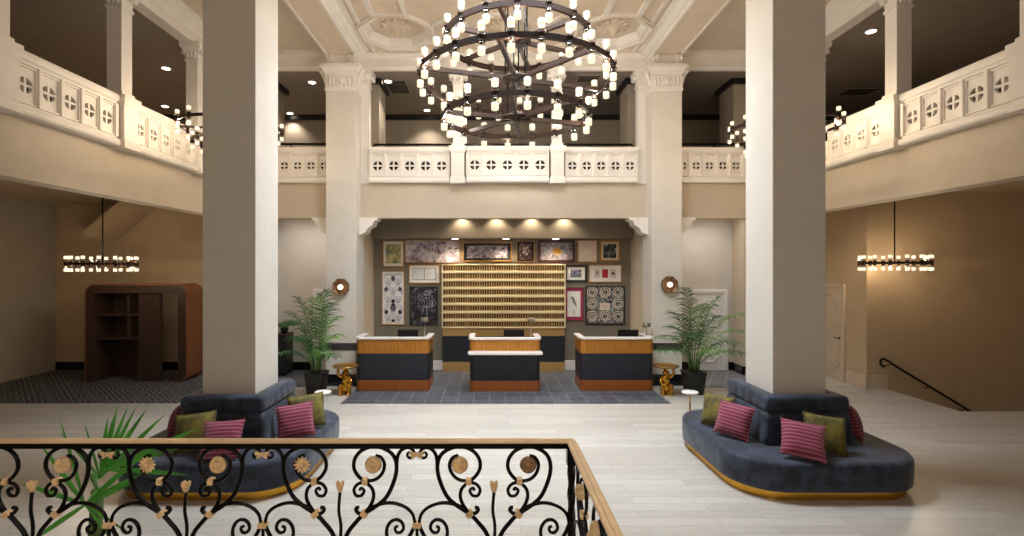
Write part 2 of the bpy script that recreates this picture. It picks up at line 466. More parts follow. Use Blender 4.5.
# upper gallery: rear wall, ceiling, piers with black hoods
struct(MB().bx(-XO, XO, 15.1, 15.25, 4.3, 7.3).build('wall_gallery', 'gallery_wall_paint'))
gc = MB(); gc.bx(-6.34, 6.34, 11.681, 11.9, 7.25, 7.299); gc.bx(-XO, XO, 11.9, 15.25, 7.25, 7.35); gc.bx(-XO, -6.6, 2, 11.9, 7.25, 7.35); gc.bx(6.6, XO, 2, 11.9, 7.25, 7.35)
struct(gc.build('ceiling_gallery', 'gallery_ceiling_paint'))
struct(MB().bx(-XO, XO, 15.02, 15.1, 7.1, 7.25).build('trim_1', 'black_trim'))
struct(MB().bx(-XO, XO, 15.04, 15.1, 4.6, 4.8).build('trim_2', 'black_trim'))
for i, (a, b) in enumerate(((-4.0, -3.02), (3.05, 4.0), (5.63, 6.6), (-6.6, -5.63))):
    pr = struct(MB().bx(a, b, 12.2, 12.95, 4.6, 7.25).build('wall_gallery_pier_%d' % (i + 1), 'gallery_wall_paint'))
    MB().bx(a - .08, b + .08, 12.12, 13.03, 7.12, 7.248).build('trim', 'black_trim', pr)

# main ceiling: side bays plain relief, centre bay a panel pierced by octagonal coffers
struct(MB().bx(-6.6, -3.99, 2, 11.9, ZC, ZC + 0.1).build('ceiling_bay_left', 'ceiling_relief'))
struct(MB().bx(3.99, 6.6, 2, 11.9, ZC, ZC + 0.1).build('ceiling_bay_right', 'ceiling_relief'))
struct(MB().bx(-11.6, 11.6, -4.3, 2, 8.1, 8.25).build('ceiling_behind', 'ceiling_plaster'))
st2 = MB(); st2.bx(-11.6, 11.6, 1.9, 2.0, 7.23, 8.1)
struct(st2.build('beam_front', 'white_plaster'))
def octa(cx, cy, r, rot=PI / 8): return [(cx + r / cos(PI / 8) * cos(rot + PI / 4 * i), cy + r / cos(PI / 8) * sin(rot + PI / 4 * i)) for i in range(8)]
CX, CY = (-2.3, 0.0, 2.3), (10.62, 3.36)
SKX, SKY0, SKY1 = 1.8, 6.7, 8.4  # opening for a roof window added out of view
outl = [[(-3.31, 2.0), (3.31, 2.0), (3.31, 11.7), (-3.31, 11.7)]] + [octa(x, y, 0.66) for x in CX for y in CY] + [[(-SKX, SKY0), (SKX, SKY0), (SKX, SKY1), (-SKX, SKY1)]]
me = plate(outl, 0.14); me.materials.append(M['ceiling_plaster'])
struct(newobj('ceiling', me, loc=(0, 0, ZC + 0.07)))
cpn = MB(); cpn.bx(-3.31, 3.31, 2, SKY0, ZC + 0.14, ZC + 0.24); cpn.bx(-3.31, 3.31, SKY1, 11.7, ZC + 0.14, ZC + 0.24)
cpn.bx(-3.31, -SKX, SKY0, SKY1, ZC + 0.14, ZC + 0.24); cpn.bx(SKX, 3.31, SKY0, SKY1, ZC + 0.14, ZC + 0.24)
struct(cpn.build('ceiling_coffer_panel', 'ceiling_relief'))
sk = MB()
for i in range(7): x = -SKX + i * SKX / 3; sk.bx(x - .03, x + .03, SKY0, SKY1, ZC + .12, ZC + .2)
for i in range(5): y = SKY0 + i * (SKY1 - SKY0) / 4; sk.bx(-SKX, SKX, y - .03, y + .03, ZC + .12, ZC + .2)
added_sky_w = struct(sk.build('window_5', 'white_plaster'))  # roof window added above the view to light floor and pillars
MB().bx(-SKX, SKX, SKY0, SKY1, ZC + .155, ZC + .165).build('pane', 'window_glass', added_sky_w)
mol = MB(); bead = MB(); ros = MB(); rib = MB()
for x in CX:
    for y in CY:
        o0, o1, o2, o3 = octa(x, y, 0.80), octa(x, y, 0.74), octa(x, y, 0.62), octa(x, y, 0.55)
        rings = [[Vector((a, b, z)) for a, b in o] for o, z in ((o0, ZC), (o0, ZC - .05), (o1, ZC - .07), (o2, ZC - .02), (o3, ZC + .13), (octa(x, y, .66) and o2, ZC + .139))]
        mol.loft(rings[:5], caps=False, smooth=False)
        ob = octa(x, y, 0.76)
        for k in range(8):
            a, b = Vector((*ob[k], ZC - .07)), Vector((*ob[(k + 1) % 8], ZC - .07))
            for j in range(14): bead.ball(a.lerp(b, j / 14), 0.02, 6)
        # medallion with pendant
        ros.lathe([(0.05, ZC + .14), (0.30, ZC + .14), (0.30, ZC + .11), (0.2, ZC + .09), (0.12, ZC + .06), (0.07, ZC - .02), (0.03, ZC - .09), (0.005, ZC - .1)], (x, y, 0), 20)
        for k in range(12):
            a = 2 * PI * k / 12
            ros.ball((x + .27 * cos(a), y + .27 * sin(a), ZC + .11), 0.06, 8, (1.5, .7, .6), Matrix.Rotation(a, 3, 'Z'))
def ribline(*pts):
    for a, b in zip(pts, pts[1:]):
        rib.tube([Vector((*a, ZC - .01)), Vector((*b, ZC - .01))], 0.05, square=True, up=(0, 0, 1))
for y in CY:
    for s in (-1, 1):
        for t in (-1, 1):
            ribline((s * 1.53, y + t * .33), (s * 1.15, y + t * .72), (s * .77, y + t * .33))
        ribline((s * 1.15, y + .72), (s * 1.15, min(y + 1.7, 11.6)))
    for x in CX:
        for s in (-1, 1): ribline((x + s * .33, y - .8), (x + s * .33, max(y - 1.62, 2.1)))
struct(mol.build('trim_3', 'white_plaster')); struct(bead.build('trim_4', 'ceiling_plaster'))
struct(ros.build('trim_5', 'ceiling_plaster')); struct(rib.build('trim_6', 'white_plaster'))

# longitudinal beams over the pillars with stepped white cornices on both flanks
for sx, nm in ((-1, 'left'), (1, 'right')):
    b = MB(); x0, x1 = sorted((sx * (PX0 + .05), sx * (PX1 - .05))); b.bx(x0, x1, 2, 11.9, 7.42, ZC + .24)
    struct(b.build('beam_' + nm, 'ceiling_plaster'))
    k = MB()
    prof_in = [(0, 7.40), (0.05, 7.40), (0.05, 7.44), (-.03, 7.46), (-.03, 7.5), (-.09, 7.52), (-.13, 7.57), (-.13, 7.60), (-.22, 7.62), (-.22, 7.65), (0.0, 7.65)]
    k.prism([(sx * (PX0 + a), z) for a, z in prof_in], 2, 11.6, 'Y')
    prof_out = [(0, 7.40), (-.05, 7.40), (-.05, 7.44), (.04, 7.46), (.06, 7.54), (.11, 7.56), (.11, 7.65), (0, 7.65)]
    k.prism([(sx * (PX1 + a), z) for a, z in prof_out], 2, 11.6, 'Y')
    struct(k.build('trim_7' if sx < 0 else 'trim_8', 'white_plaster'))
    # inner rib line of the coffered field
    struct(MB().bx(sx * 2.98 - .03, sx * 2.98 + .03, 2, 11.6, ZC - .05, ZC).build('trim_9' if sx < 0 else 'trim_10', 'white_plaster'))
    # header over the side balcony opening
    h = MB(); x0, x1 = sorted((sx * 6.35, sx * 6.6)); h.bx(x0, x1, 2, 11.9, ZH, ZC)
    h.prism([(sx * 6.35, 7.36), (sx * 6.29, 7.38), (sx * 6.24, 7.45), (sx * 6.24, 7.48), (sx * 6.16, 7.54), (sx * 6.10, 7.58), (sx * 6.10, 7.65), (sx * 6.35, 7.65)], 2, 11.6, 'Y')
    struct(h.build('beam_gallery_' + nm, 'white_plaster'))
hd = MB(); hd.bx(-6.35, 6.35, 11.6, 11.68, ZH, ZC); hd.bx(-6.35, 6.35, 11.68, 11.9, 7.3, ZC)
for x0, x1 in ((-6.2, -PX1), (-PX0, PX0), (PX1, 6.2)):
    hd.prism([(11.6, 7.27), (11.56, 7.29), (11.56, 7.34), (11.6, 7.36)], x0, x1, 'X')
    hd.prism([(11.6, 7.50), (11.55, 7.52), (11.50, 7.58), (11.50, 7.65), (11.6, 7.65)], x0, x1, 'X')
struct(hd.build('beam_gallery_rear', 'white_plaster'))
bd = MB()
for i in range(88): bd.ball((-3.2 + i * 6.4 / 87, 11.49, 7.6), 0.022, 6)
struct(bd.build('trim_11', 'ceiling_plaster'))

# pillars
def pillar(nm, sx, y0, rear):
    x0, x1 = sorted((sx * PX0, sx * PX1)); xc = (x0 + x1) / 2; yc = y0 + 0.34
    o = struct(MB().bx(x0, x1, y0, y0 + .68, 0, 7.42).build(nm, 'pillar_paint', bevel=0.008))
    cap = MB()
    def ring(e, z): return [Vector((xc + a * (.34 + e), yc + b * (.34 + e), z)) for a, b in ((-1, -1), (1, -1), (1, 1), (-1, 1))]
    cap.loft([ring(e, z) for e, z in ((.001, 6.60), (.02, 6.61), (.02, 6.66), (.012, 6.67), (.012, 6.98), (.03, 7.0), (.05, 7.06), (.10, 7.12), (.10, 7.19), (.001, 7.19))], smooth=False)
    for k in range(7):                                             # carved frieze
        x = xc - .26 + k * .52 / 6
        cap.ball((x, y0 - .012, 6.82), .05, 8, (.7, .5, 1.6)); cap.ball((x, y0 - .012, 6.92), .03, 8); cap.ball((x, y0 - .012, 6.72), .03, 8)
    cap.lathe([(.01, -.05), (.08, -.03), (.1, 0)], (xc, y0, 6.83), 12, 'Y')
    for sgn in (-1, 1):                                            # side volutes and top brackets
        for yy in (y0 + .08, y0 + .6):
            pts = [(xc + sgn * (.345 + .13 * (1 - t)), yy, 6.74 + .36 * (1 - t) + .05 * sin(t * PI)) for t in [i / 8 for i in range(9)]]
            cap.tube(pts, lambda t: .055 - .02 * t, 8)
            cap.lathe([(.01, -.06), (.06, -.05), (.06, .05), (.01, .06)], (xc + sgn * .45, yy, 7.07), 12, 'Y')
        for dx in (0,):
            cap.prism([(y0 - .06, 7.42), (y0 - .07, 7.34), (y0 - .03, 7.28), (y0 - .04, 7.22), (y0, 7.19), (y0 + .1, 7.19), (y0 + .1, 7.42)], xc + sgn * .25 - .08, xc + sgn * .25 + .08, 'X')
            for k in (-1, 0, 1): cap.tube([(xc + sgn * .25 + k * .05, y0 - .075, 7.41), (xc + sgn * .25 + k * .05, y0 - .07, 7.32), (xc + sgn * .25 + k * .05, y0 - .04, 7.22)], .018, 6)
    cap.build('capital', 'white_plaster', o)
    if rear:
        bb = MB(); e = .012
        bb.bx(x0 - e, x1 + e, y0 - e, y0 + .68 + e, .80, .96); bb.build('tile_band', 'mosaic', o)
        bb = MB(); bb.bx(x0 - e, x1 + e, y0 - e, y0 + .68 + e, 0, .26); bb.build('plinth', 'stone_black', o)
    return o
pillar('pillar_near_left', -1, 6.4, False); pillar('pillar_near_right', 1, 6.4, False)
pillar('pillar_rear_left', -1, 11.2, True); pillar('pillar_rear_right', 1, 11.2, True)

# corbels where the balcony fascia meets the rear pillars
def corbel(nm, x, s):
    pr = [(0, 3.80), (s * .42, 3.80), (s * .42, 3.74), (s * .34, 3.72), (s * .31, 3.62), (s * .2, 3.56), (s * .15, 3.46), (s * .06, 3.42), (0, 3.40)]
    b = MB(); b.prism([(x + a, z) for a, z in pr], 11.45, 11.85, 'Y')
    return struct(b.build(nm, 'white_plaster', bevel=.006))
for i, (x, s) in enumerate(((-PX0, 1), (-PX1, -1), (PX0, -1), (PX1, 1))): corbel('trim_%d' % (12 + i), x, s)

# white posts in the upper openings
def post(nm, x, y, w=.22, side=False):
    b = MB(); zb = 4.6 if side else 5.445
    def ring(e, z): return [Vector((x + a * (w / 2 + e), y + c * (w / 2 + e), z)) for a, c in ((-1, -1), (1, -1), (1, 1), (-1, 1))]
    b.loft([ring(e, z) for e, z in ((.03, zb), (.03, 5.5), (.0, 5.52), (0, 6.85), (.02, 6.87), (.02, 6.91), (.005, 6.92), (.01, 7.02), (.07, 7.12), (.09, 7.14), (.09, ZH), (0, ZH))], smooth=False)
    for s in (-1, 1):
        for c in (-1, 1): b.lathe([(.01, -.05), (.05, -.04), (.05, .04), (.01, .05)], (x + s * (w / 2 + .06), y + c * w / 3, 7.06), 10, 'Y')
    for k in (-1, 0, 1): b.ball((x + k * w * .3, y - w / 2 - .02, 6.99), .04, 8, (.7, .7, 1.5))
    return struct(b.build(nm, 'white_plaster'))
n = 0
for x in (-PX0 + .09, -1.05, 1.23, PX0 - .09):
    n += 1; post('column_%d' % n, x, 11.75 if abs(x) > 3 else 11.6, .18 if abs(x) > 3 else .22, abs(x) > 3)
for sx in (-1, 1):
    for y in (4.0, 6.1, 8.22, 10.33):
        n += 1; post('column_%d' % n, sx * 6.4, y, .24)
    n += 1; post('column_%d' % n, sx * 6.3, 11.74, .2, True)

# baseboards
struct(MB().bx(-3.3, 3.3, YB - .03, YB, .006, .26).build('baseboard_niche', 'white_plaster', bevel=.01))
struct(MB().bx(-XO, -4.87, YB - .03, YB, .0, .22).build('baseboard_rear_left', 'stone_black'))
bb = MB(); bb.bx(PX1, 4.86, YB - .03, YB, .0, .22); bb.bx(5.83, 5.93, YB - .03, YB, 0, .22); bb.bx(5.9, 5.93, 12.27, YB - .03, 0, .22); bb.bx(5.9, 6.53, 12.27, 12.3, 0, .22)
struct(bb.build('baseboard_rear_right', 'stone_black'))
bb = MB(); bb.bx(7.87, 7.9, 10.87, 11.52, 0, .3); bb.bx(7.87, 8.35, 10.87, 10.9, 0, .3)
struct(bb.build('baseboard_passage', 'door_tan', bevel=.01))
# dado tile band continuing round the niche jambs
for i, sx in enumerate((-1, 1)):
    x0, x1 = sorted((sx * (PX1 + .004), sx * (PX1 - .004)))

# doors ---------------------------------------------------------------
def door(nm, w, h, m, loc, rz, handle_side):
    """local: X along the wall, -Y towards the room, Z up"""
    g = MB(); g.bx(0, w, -.03, 0, 0, h)
    d = struct(g.build(nm, m)); d.location = loc; d.rotation_euler = (0, 0, rz)
    fr = MB(); t = .09
    fr.bx(-t, 0, -.06, 0, 0, h + t); fr.bx(w, w + t, -.06, 0, 0, h + t); fr.bx(0, w, -.06, 0, h, h + t)
    fo = bpy.data.objects.new('door_frame', fr.mesh('door_frame', m)); C.objects.link(fo); fo.parent = d; add_bevel(fo, .012)
    mo = MB()
    for (z0, z1) in ((h * .53, h - .16), (.2, h * .45)):
        for ins, rr in ((.12, .026), (.2, .015)):
            x0, x1, a, b, c = ins, w - ins, z0 + ins - .1, z1 - ins + .1, .13
            loop = [(x0 + c, a), (x1 - c, a), (x1 - c, a + c * .5), (x1, a + c), (x1, b - c), (x1 - c, b - c * .5), (x1 - c, b), (x0 + c, b), (x0 + c, b - c * .5), (x0, b - c), (x0, a + c), (x0 + c, a + c * .5)]
            dl = []
            for p, q in zip(loop, loop[1:] + loop[:1]):
                for j in range(4): dl.append((p[0] + (q[0] - p[0]) * j / 4, -.03, p[1] + (q[1] - p[1]) * j / 4))
            mo.tube(dl, rr, 6, closed=True, up=(0, 1, 0))
    newobj('panel_moulding', mo.mesh('panel_moulding', m), d)
    hx = w - .09 if handle_side > 0 else .09
    ha = MB(); ha.lathe([(.03, 0), (.03, -.012), (.012, -.014), (.012, -.06)], (hx, -.03, 1.0), 12, 'Y')
    ha.tube([(hx, -.085, 1.0), (hx - handle_side * .12, -.085, 1.0)], .012, 8)
    ho = newobj('door_handle', ha.mesh('door_handle', 'black_iron'), d); ho['label'] = 'dark metal door lever'
    return d
door('door_1', .75, 1.98, 'door_white', (4.97, YB, .012), 0, -1)
door('door_2', .68, 1.98, 'door_white', (-4.77, YB, .012), 0, 1)
door('door_3', 1.0, 2.18, 'door_tan', (7.9, 12.62, 0), -PI / 2, 1)

# ================================================================== BALCONY BALUSTRADES
def quad_holes(cx, cy, r, g):
    outs = []
    for k in range(4):
        a0, a1 = k * PI / 2, (k + 1) * PI / 2
        d = math.asin(g / r)
        arc = [(r * cos(a0 + d + (a1 - a0 - 2 * d) * i / 6), r * sin(a0 + d + (a1 - a0 - 2 * d) * i / 6)) for i in range(7)]
        q = [(g, g), (-g, g), (-g, -g), (g, -g)][k]
        outs.append([(cx + q[0], cy + q[1])] + [(cx + x, cy + y) for x, y in arc])
    return outs
PANELS = {}
def panel_mesh(w):
    k = round(w, 3)
    if k not in PANELS:
        h = .50
        me = plate([[(0, 0), (w, 0), (w, h), (0, h)]] + quad_holes(w / 2, h / 2, min(.118, w * .33), .016), .05)
        me.transform(Matrix.Rotation(PI / 2, 4, 'X'))
        bm = bmesh.new(); bm.from_mesh(me)                 # raised rim round each pierced field
        bm.to_mesh(me); bm.free()
        rim = MB(); t = .028
        for x0, x1, z0, z1 in ((0, t, 0, h), (w - t, w, 0, h), (t, w - t, 0, t), (t, w - t, h - t, h)): rim.bx(x0, x1, -.05, -.024, z0, z1)
        rm = rim.mesh('rim', 'white_plaster')
        bm = bmesh.new(); bm.from_mesh(me); bm.from_mesh(rm); bm.to_mesh(me); bm.free()
        me.materials.clear(); me.materials.append(M['white_plaster']); me.name = 'panel'
        bpy.data.meshes.remove(rm)
        PANELS[k] = me
    return PANELS[k]
def balustrade(label, p0, length, rz, npan, group, proj=0.0):
    """local X along the run, -Y towards the atrium"""
    t = thing('balustrade', label, 'balustrade', (p0[0], p0[1], 4.6), rz, group)
    def part(nm, b, bev=.006):
        o = newobj(nm, b.mesh(nm, 'white_plaster'), t); add_bevel(o, bev); return o
    L = length
    b = MB(); b.prism([(.1, 0), (-.10, 0), (-.12, .03), (-.12, .08), (-.09, .11), (-.06, .12), (-.06, .15), (.1, .15)], 0, L, 'X'); part('base_moulding', b)
    b = MB(); b.prism([(.1, .67), (-.05, .67), (-.06, .70), (-.09, .72), (-.10, .76), (-.10, .80), (-.08, .83), (.1, .83)], 0, L, 'X'); part('top_rail', b)
    b = MB(); b.bx(0.01, L - .01, .07, .08, .15, .67); newobj('shade_sheet', b.mesh('shade_sheet', 'black_trim'), t)['label'] = 'added dark sheet for the shade behind the pierced panels'  # shade of the gallery behind, put in as a black sheet
    w = L / npan
    for i in range(npan): newobj('panel', panel_mesh(w - .03), t, (i * w + .015, .0, .16))
    for i in range(npan + 1):
        s = MB(); x = min(max(i * w, .02), L - .02); s.bx(x - .028, x + .028, -.08, .06, .15, .67); part('stile', s, .004)
    return t
def newel(label, x, y, rz=0.0):
    t = thing('newel_post', label, 'newel post', (x, y, 4.6), rz, 'balcony newels under the slim columns')
    b = MB()
    def ring(e, z): return [Vector((a * (.15 + e), c * (.14 + e), z)) for a, c in ((-1, -1), (1, -1), (1, 1), (-1, 1))]
    b.loft([ring(e, z) for e, z in ((.03, -.02), (.03, .1), (.0, .14), (0, .66), (.02, .69), (.04, .73), (.04, .83), (.0, .84))], smooth=False)
    newobj('post_body', b.mesh('post_body', 'white_plaster'), t)
    f2 = MB(); f2.bx(-.09, .09, -.155, -.14, .2, .6); newobj('inset_panel', f2.mesh('inset_panel', 'white_plaster'), t)
    return t
GB = 'white pierced balcony balustrades'
balustrade('white pierced balustrade run between the two slim balcony columns behind the big chandelier', (-.85, 11.5), 1.88, 0, 5, GB)
balustrade('white pierced balustrade run from left rear pillar to the slim column left of the chandelier', (-3.1, 11.6), 1.85, 0, 5, GB)
balustrade('white pierced balustrade run from slim column right of the chandelier to right rear pillar', (1.43, 11.6), 1.67, 0, 5, GB)
balustrade('white pierced balustrade run in the rear side bay left of the left rear pillar', (-6.16, 11.6), 2.16, 0, 7, GB)
balustrade('white pierced balustrade run in the rear side bay right of the right rear pillar', (4.0, 11.6), 2.16, 0, 7, GB)
for sx, nm in ((-1, 'left'), (1, 'right')):
    for a, b, c in ((2.1, 3.8, 5), (4.2, 5.9, 5), (6.3, 8.02, 5), (8.42, 10.13, 5), (10.53, 11.45, 3)):
        where = {2.1: 'nearest run', 4.2: 'second run from the front', 6.3: 'run ending at the nearer visible post', 8.42: 'run between two white posts', 10.53: 'short run at the rear corner'}[a]
        lab = 'white pierced balustrade on the %s side balcony, %s' % (nm, where)
        if sx < 0: balustrade(lab, (-6.35, a), b - a, PI / 2, c, GB)
        else: balustrade(lab, (6.35, b), b - a, -PI / 2, c, GB)
newel('square white newel left of centre on rear balcony under slim column', -1.05, 11.55)
newel('square white newel right of centre on rear balcony under slim column', 1.23, 11.55)
k = 0
for sx, nm in ((-1, 'left'), (1, 'right')):
    for y, w in ((4.0, 'nearest'), (6.1, 'second'), (8.22, 'third'), (10.33, 'fourth')):
        newel('square white newel, %s from the front along the %s side balcony' % (w, nm), sx * 6.35, y, PI / 2 * sx)
# black guard rails behind the balustrades
def guard(label, a, b):
    a, b = Vector(a), Vector(b)
    t = thing('guard_rail', label, 'guard rail', (a.x, a.y, 4.6), 0, 'black guard rails on the balcony')
    d = (b - a).normalized()
    MB().tube([Vector((a.x, a.y, 5.6)), Vector((b.x, b.y, 5.6))], .022, square=True, up=(0, 0, 1)).build('top_bar', 'black_iron', t)
    MB().tube([Vector((a.x, a.y, 5.47)), Vector((b.x, b.y, 5.47))], .012, square=True, up=(0, 0, 1)).build('lower_bar', 'black_iron', t)
    n = max(2, round((b - a).length / 1.0) + 1)
    for i in range(n):
        p = a.lerp(b, i / (n - 1)); MB().bx(p.x - .012, p.x + .012, p.y - .012, p.y + .012, 4.6, 5.6).build('upright', 'black_iron', t)
guard('black guard rail behind balustrade in the wide central balcony opening', (-3.1, 12.0, 0), (3.1, 12.0, 0))
guard('black guard rail behind balustrade in left rear side bay', (-6.1, 11.95, 0), (-4.02, 11.95, 0))
guard('black guard rail behind balustrade in right rear side bay', (4.02, 11.95, 0), (6.1, 11.95, 0))
guard('black guard rail along the left side gallery', (-6.85, 2.2, 0), (-6.85, 11.8, 0))
guard('black guard rail along the right side gallery', (6.85, 2.2, 0), (6.85, 11.8, 0))

# ================================================================== CHANDELIERS
LAMP = {}
def lamp_meshes(key, r, L, hold, lit):
    if key in LAMP: return LAMP[key]
    h = MB(); h.lathe([(hold * .8, -.045), (hold, -.03), (hold, .03), (hold * .8, .045)], n=12)
    h.lathe([(r * 1.06, .034), (r * 1.06, .05)], n=12); h.lathe([(r * 1.06, -.05), (r * 1.06, -.034)], n=12)
    h.lathe([(r * .45, .05), (r * .4, L * .42)], n=8); h.lathe([(r * .4, -L * .42), (r * .45, -.05)], n=8)
    hm = h.mesh('lamp_holder', 'bronze')
    gm = []
    for s in (1, -1):
        g = MB()
        g.lathe([(r, s * .05), (r, s * (.05 + L * .40))], n=14, mi=0)
        g.lathe([(r * .9, s * (.05 + L * .40)), (r, s * (.05 + L * .42)), (r, s * (.05 + L * .95)), (r * .8, s * (.05 + L))], n=14, mi=1)
        gm.append(g.mesh('glass_tube', ['clear_glass', lit]))
    LAMP[key] = (hm, gm); return LAMP[key]
def lamps(root, key, R0, z, count, phase):
    hm, gm = LAMP[key]
    for i in range(count):
        a = phase + 2 * PI * i / count
        h = newobj('lamp_holder', hm, root, (R0 * sin(a), -R0 * cos(a), z))
        for g in gm: newobj('glass_tube', g, h)
def hoop(root, R0, z, w, h, n=64):
    b = MB(); rings = []
    for dr, dz in ((-w / 2, -h / 2), (w / 2, -h / 2), (w / 2, h / 2), (-w / 2, h / 2)):
        rings.append([Vector(((R0 + dr) * cos(2 * PI * i / n), (R0 + dr) * sin(2 * PI * i / n), z + dz)) for i in range(n)])
    rings.append(rings[0]); b.loft(rings, caps=False, smooth=False)
    newobj('ring', b.mesh('ring', 'bronze'), root)
def spokes(root, R0, z, angs, w):
    for a in angs:
        b = MB(); d = Vector((sin(a), -cos(a), 0)) * (R0 - .01)
        b.tube([d + Vector((0, 0, z)), -d + Vector((0, 0, z))], w, square=True, up=(0, 0, 1))
        newobj('spoke', b.mesh('spoke', 'bronze'), root)
lamp_meshes('big', .056, .19, .042, 'lit_glass')
lamp_meshes('small', .032, .10, .03, 'lit_small_glass')
zc = 8.8
big = thing('chandelier', 'huge three-tier bronze ring chandelier with glass tube lamps hanging from the coffered ceiling', 'chandelier', (0.15, zc, ZC))
tiers = [(.1423 * zc, CAMZ + .4546 * zc - ZC, 16, R(-2)), (.19 * zc, CAMZ + .3775 * zc - ZC, 24, R(-5.4)), (.1433 * zc, CAMZ + .2997 * zc - ZC, 16, R(4.8))]
for (R0, z, n, ph), sp in zip(tiers, ((-65, -15, 50), (-72, -12, 42), (-74, -6, 44))):
    hoop(big, R0, z, .05, .09); spokes(big, R0, z, [R(a) for a in sp], .034); lamps(big, 'big', R0, z, n, ph)
for i in range(6):
    a = R(15 + 60 * i); b = MB(); x, y = .2 * cos(a), .2 * sin(a)
    b.tube([(x, y, 0.0), (x, y, tiers[2 if i % 2 == 0 else 1][1])], .013, 8); newobj('rod', b.mesh('rod', 'black_iron'), big)
for z in [t[1] for t in tiers]:
    b = MB(); b.lathe([(.26, z - .02), (.26, z + .02)], n=24); b.lathe([(.05, z - .06), (.09, z - .02), (.09, z + .05), (.03, z + .08)], n=16)
    newobj('hub', b.mesh('hub', 'bronze'), big)
b = MB(); b.lathe([(.3, .14), (.3, .0), (.27, -.05), (.1, -.07)], n=28); newobj('ceiling_plate', b.mesh('ceiling_plate', 'bronze'), big)

def small_chandelier(label, x, y, z, ztop, R0=.7, n=14, two=True, group=None):
    t = thing('ring_chandelier', label, 'chandelier', (x, y, ztop), 0, group)
    dz = z - ztop
    lv = ((R0, dz),) + (((R0 * .72, dz - .26),) if two else ())
    for r, zz in lv:
        hoop(t, r, zz, .03, .045, 40); spokes(t, r, zz, [R(10), R(100)], .014); lamps(t, 'small', r, zz, n if r == R0 else n - 4, R(6))
    b = MB(); b.tube([(0, 0, 0), (0, 0, lv[-1][1])], .012, 8); newobj('rod', b.mesh('rod', 'black_iron'), t)
    b = MB(); b.lathe([(.1, 0), (.1, -.03), (.03, -.05)], n=20); newobj('ceiling_plate', b.mesh('ceiling_plate', 'bronze'), t)
    return t
GS = 'small ring chandeliers in the side bays'
small_chandelier('small two-tier ring chandelier half hidden behind the left near pillar', -4.84, 8.75, 5.08, ZC, .82, group=GS)
small_chandelier('small two-tier ring chandelier half hidden behind the right near pillar', 4.83, 8.75, 5.08, ZC, .86, group=GS)
GL = 'low ring chandeliers in the side passages'
small_chandelier('single ring chandelier on a long rod in right passage above the stair handrail', 7.7, 9.9, 2.74, 4.3, .56, 14, False, GL)
small_chandelier('single ring chandelier in front of tan wall above the dark bookcase arch', -7.98, 9.9, 2.72, 4.3, .56, 14, False, GL)

# downlights
def downlight(label, x, y, z, group, r=.085):
    t = thing('downlight', label, 'downlight', (x, y, z), 0, group)
    b = MB(); b.lathe([(r, 0.002), (r * 1.25, .002), (r * 1.25, -.012), (r, -.014)], n=20); newobj('trim_ring', b.mesh('trim_ring', 'white_plaster'), t)
    b = MB(); b.lathe([(r * .95, -.013), (r * .95, -.018), (r * .6, -.02)], n=20); newobj('lens', b.mesh('lens', 'lit_lens'), t)
GD = 'downlights in the gallery ceiling'
SPOTS = []
for px, py, lab in ((166, 68, 'nearer of two in left side gallery ceiling'), (165, 106, 'farther of two in left side gallery ceiling'), (871, 31, 'alone in right side gallery ceiling'),
                    (312, 82, 'nearest the left rear pillar in left rear bay'), (279, 98, 'beside the left near pillar edge in rear bay'), (290, 113, 'closest to the gallery wall in left rear bay'),
                    (388, 81, 'nearer one left of the big chandelier'), (427, 110, 'farther one left of the big chandelier, by the wall')):
    z = (7.25 - CAMZ) * F / (VY - py); p = P(px, py, z)
    downlight('small round downlight, ' + lab, p.x, p.y, 7.25, GD)
    SPOTS.append((p.x + (.35 if px == 388 else 0), p.y, 7.2, 10))
def vent(label, x, y, w, d):
    t = thing('ceiling_vent', label, 'vent', (x, y, 7.25), 0, 'vents in the gallery ceiling')
    b = MB(); b.bx(-w / 2, w / 2, -d / 2, -d / 2 + .03, -.015, -.001); b.bx(-w / 2, w / 2, d / 2 - .03, d / 2, -.015, -.001); b.bx(-w / 2, -w / 2 + .03, -d / 2, d / 2, -.015, -.001); b.bx(w / 2 - .03, w / 2, -d / 2, d / 2, -.015, -.001)
    newobj('vent_frame', b.mesh('vent_frame', 'gallery_wall_paint'), t)
    b = MB(); k = int(d / .09)
    for i in range(1, k): b.bx(-w / 2 + .03, w / 2 - .03, -d / 2 + i * d / k - .02, -d / 2 + i * d / k + .02, -.010, -.001)
    newobj('grille', b.mesh('grille', 'black_trim'), t)
for px, py, w_, d_, lab in ((398, 87, .55, 1.0, 'left of the big chandelier'), (588, 79, .55, .5, 'right of the big chandelier'), (858, 92, .9, .6, 'in the dark right side gallery')):
    z = (7.25 - CAMZ) * F / (VY - py); q = P(px, py, z); vent('rectangular ceiling vent ' + lab, q.x, z, w_, d_)
GN = 'downlights under the bulkhead of the reception niche'
for px, lab in ((455, 'left one under the niche bulkhead over the blossom picture'), (506, 'middle one under the niche bulkhead'), (556, 'right one under the niche bulkhead over the red framed picture')):
    p = P(px, 238, 12.45); downlight('small round downlight, ' + lab, p.x, 12.5, 3.38, GN)

